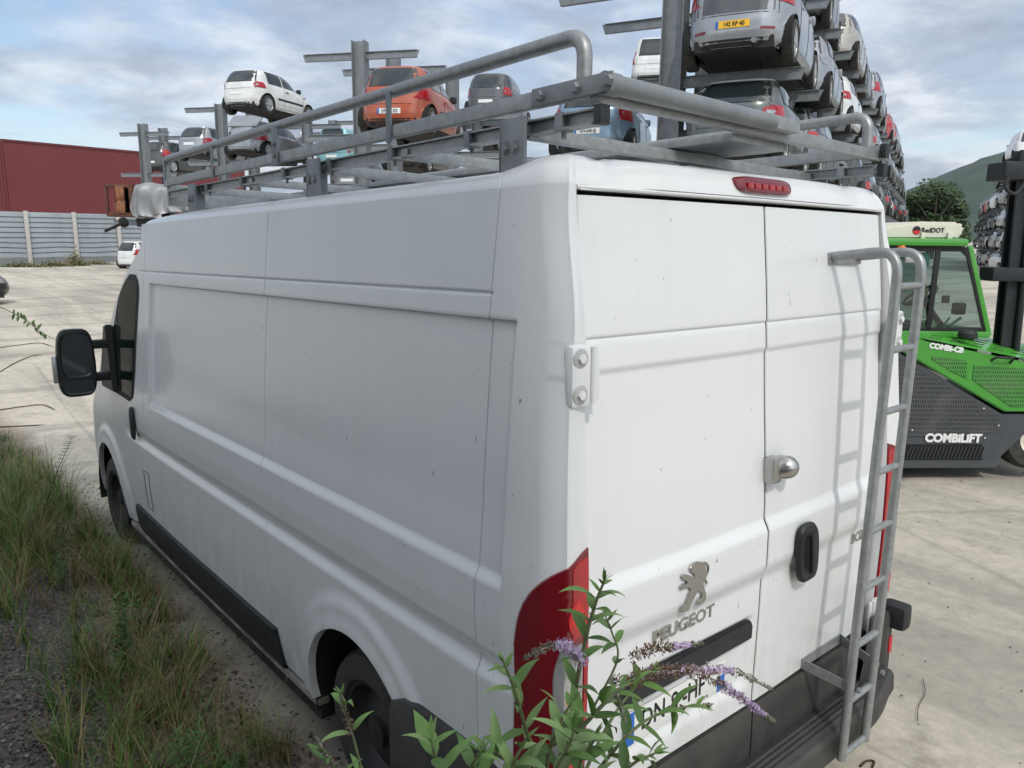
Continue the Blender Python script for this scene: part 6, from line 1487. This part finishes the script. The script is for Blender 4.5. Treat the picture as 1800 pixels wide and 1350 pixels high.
# bare sprig with a few dark leaves, bramble shoot at left, twigs
def sprig():
    b = onground(60, 960); root = empty('sprig', tuple(b)); tag(root, 'thin bare sprig with small dark leaves near the front wheel', 'weed'); dd = (b - CAM).dot(C_FW); P = bez([b, at(80, 890, dd), at(100, 830, dd), at(118, 790, dd), at(126, 768, dd)], 6); P = [q - b for q in P]; MB().tube(P, [.004 - .003 * i / len(P) for i in range(len(P))], 5).build('stem', MT['under'], root, 60)
    lf = MB()
    for i in range(8, len(P)):
        for sg in (-1, 1):
            if PR.random() < .75: leaf(lf, P[i], C_RT * sg + Vector((0, 0, .3)), C_UP, .055, .010, .3, 0)
    lf.build('foliage', mat('dark_leaf', (.018, .028, .016), .6), root, 60)
    a = at(-60, 515, 5.2); root = empty('bramble', (a.x, a.y, gz(a.x, a.y))); o = root.location.copy(); tag(root, 'arching bramble shoot reaching in from the left', 'bramble'); g0 = Vector((a.x - .3, a.y, gz(a.x, a.y)))
    P = [q - o for q in bez([g0, at(-110, 545, 5.2), at(-20, 535, 5.2), at(40, 560, 5.2), at(75, 585, 5.2), at(103, 600, 5.2)], 7)]; MB().tube(P, [.004 - .003 * i / len(P) for i in range(len(P))], 6).build('stem', STEMM, root, 60); lf = MB()
    for i in range(12, len(P)):
        for sg in (-1, 1):
            if PR.random() < .55: leaf(lf, P[i], C_RT * PR.uniform(-.4, .5) + C_UP * sg * PR.uniform(.4, 1) + C_FW * PR.uniform(-.5, .5), C_FW * -1, PR.uniform(.030, .055), .011, .4, 1)
    lf.build('foliage', LEAFM, root, 60)
sprig()
TW = mat('twig_bark', (.075, .05, .035), .9, var=.4, vscale=20)
twl = ['long bent twig lying on the pale ground below the bramble', 'short dry twig on the concrete beside the grass', 'curved twig lying behind the grass strip', 'forked dry branch on the ground at the left edge']
for k, pts in enumerate(([(0, 722), (40, 716), (75, 713), (98, 722)], [(0, 752), (45, 750), (80, 748)], [(0, 612), (30, 608), (70, 604), (95, 611)], [(0, 655), (25, 640), (52, 628), (75, 624)])):
    P = [onground(*q) + Vector((0, 0, .012)) for q in pts]; root = MB().tube(bez(P, 5), [.008, .008] + [.007] * (len(bez(P, 5)) - 4) + [.004, .002], 6).build('twig', TW, None, 60); tag(root, twl[k], 'twig')
# scrub along the fence foot
def scrub(px, py, d, w, h, label, dry):
    c = at(px, py, d); c.z = ZG; V, F, K = [], [], []
    for _ in range(500):
        x = PR.gauss(0, w * .4); z = abs(PR.gauss(0, h * .45)) * max(.2, 1 - abs(x) / w); p = Vector((c.x + x * .83, c.y - x * .5 + PR.gauss(0, .2), c.z + z)); a1 = Vector((PR.gauss(0, 1), PR.gauss(0, 1), PR.gauss(0, 1))).normalized() * PR.uniform(.04, .11); a2 = a1.orthogonal().normalized() * .04; i = len(V); V += [p - a1, p + a2, p + a1, p - a2]; F.append((i, i + 1, i + 2, i + 3)); K.append(PR.choice((0, 1, 1)) if dry else PR.choice((0, 0, 1)))
    o = mesh('scrub_bush', V, F, [mat('scrub_green', (.06, .09, .03), .7), mat('scrub_dry', (.17, .13, .06), .8)], None, 0, K); tag(o, label, 'bush')
scrub(133, 462, 47.5, .9, 1.0, 'small dry bush at the foot of the fence', True)
scrub(40, 466, 45.0, 2.0, .35, 'low green scrub along the fence at far left', False)
scrub(95, 465, 46.5, 1.4, .35, 'low dry scrub left of the bush by the fence', True)
scrub(170, 462, 49.5, 1.2, .30, 'sparse weeds by the fence near the white off-roader', True)

# odd bits lying on the yard to the right of the van
R2 = random.Random(21); V, F, K = [], [], []
for _ in range(420):
    x = R2.uniform(1.0, 7.0); y = R2.uniform(-2.5, 3.0); s = R2.uniform(.003, .011) * (2.2 if R2.random() < .06 else 1); a = R2.uniform(0, 6.28); z = gz(x, y) + .004; dx, dy = math.cos(a) * s, math.sin(a) * s; i0 = len(V)
    V.extend([(x - dx, y - dy, z), (x + dy * .6, y - dx * .6, z + s * .4), (x + dx, y + dy, z), (x - dy * .6, y + dx * .6, z + s * .2), (x, y, z + s * .8)]); F.extend([(i0, i0 + 1, i0 + 4), (i0 + 1, i0 + 2, i0 + 4), (i0 + 2, i0 + 3, i0 + 4), (i0 + 3, i0, i0 + 4)]); K.extend([R2.choice((0, 0, 1, 2))] * 4)
o = mesh('grit', V, F, [mat('grit_dark', (.05, .045, .04), .9), mat('grit_brown', (.16, .11, .07), .9), mat('grit_pale', (.36, .34, .30), .9)], None, 0, K); tag(o, 'small grit and crumbs scattered on the pale concrete right of the van', 'grit', None, 'stuff')
for lab, pts, r in (('thin wire lying on the concrete right of the ladder', [(1622, 1195), (1626, 1220), (1614, 1245), (1613, 1270)], .002), ('curled dry twig on the concrete under the ladder foot', [(1512, 1350), (1522, 1341), (1536, 1341), (1533, 1352)], .005)):
    P = bez([onground(*q) + Vector((0, 0, .008)) for q in pts], 5); o = MB().tube(P, [r] * len(P), 5).build('wire' if 'wire' in lab else 'twig', TW, None, 60); tag(o, lab, 'wire' if 'wire' in lab else 'twig')
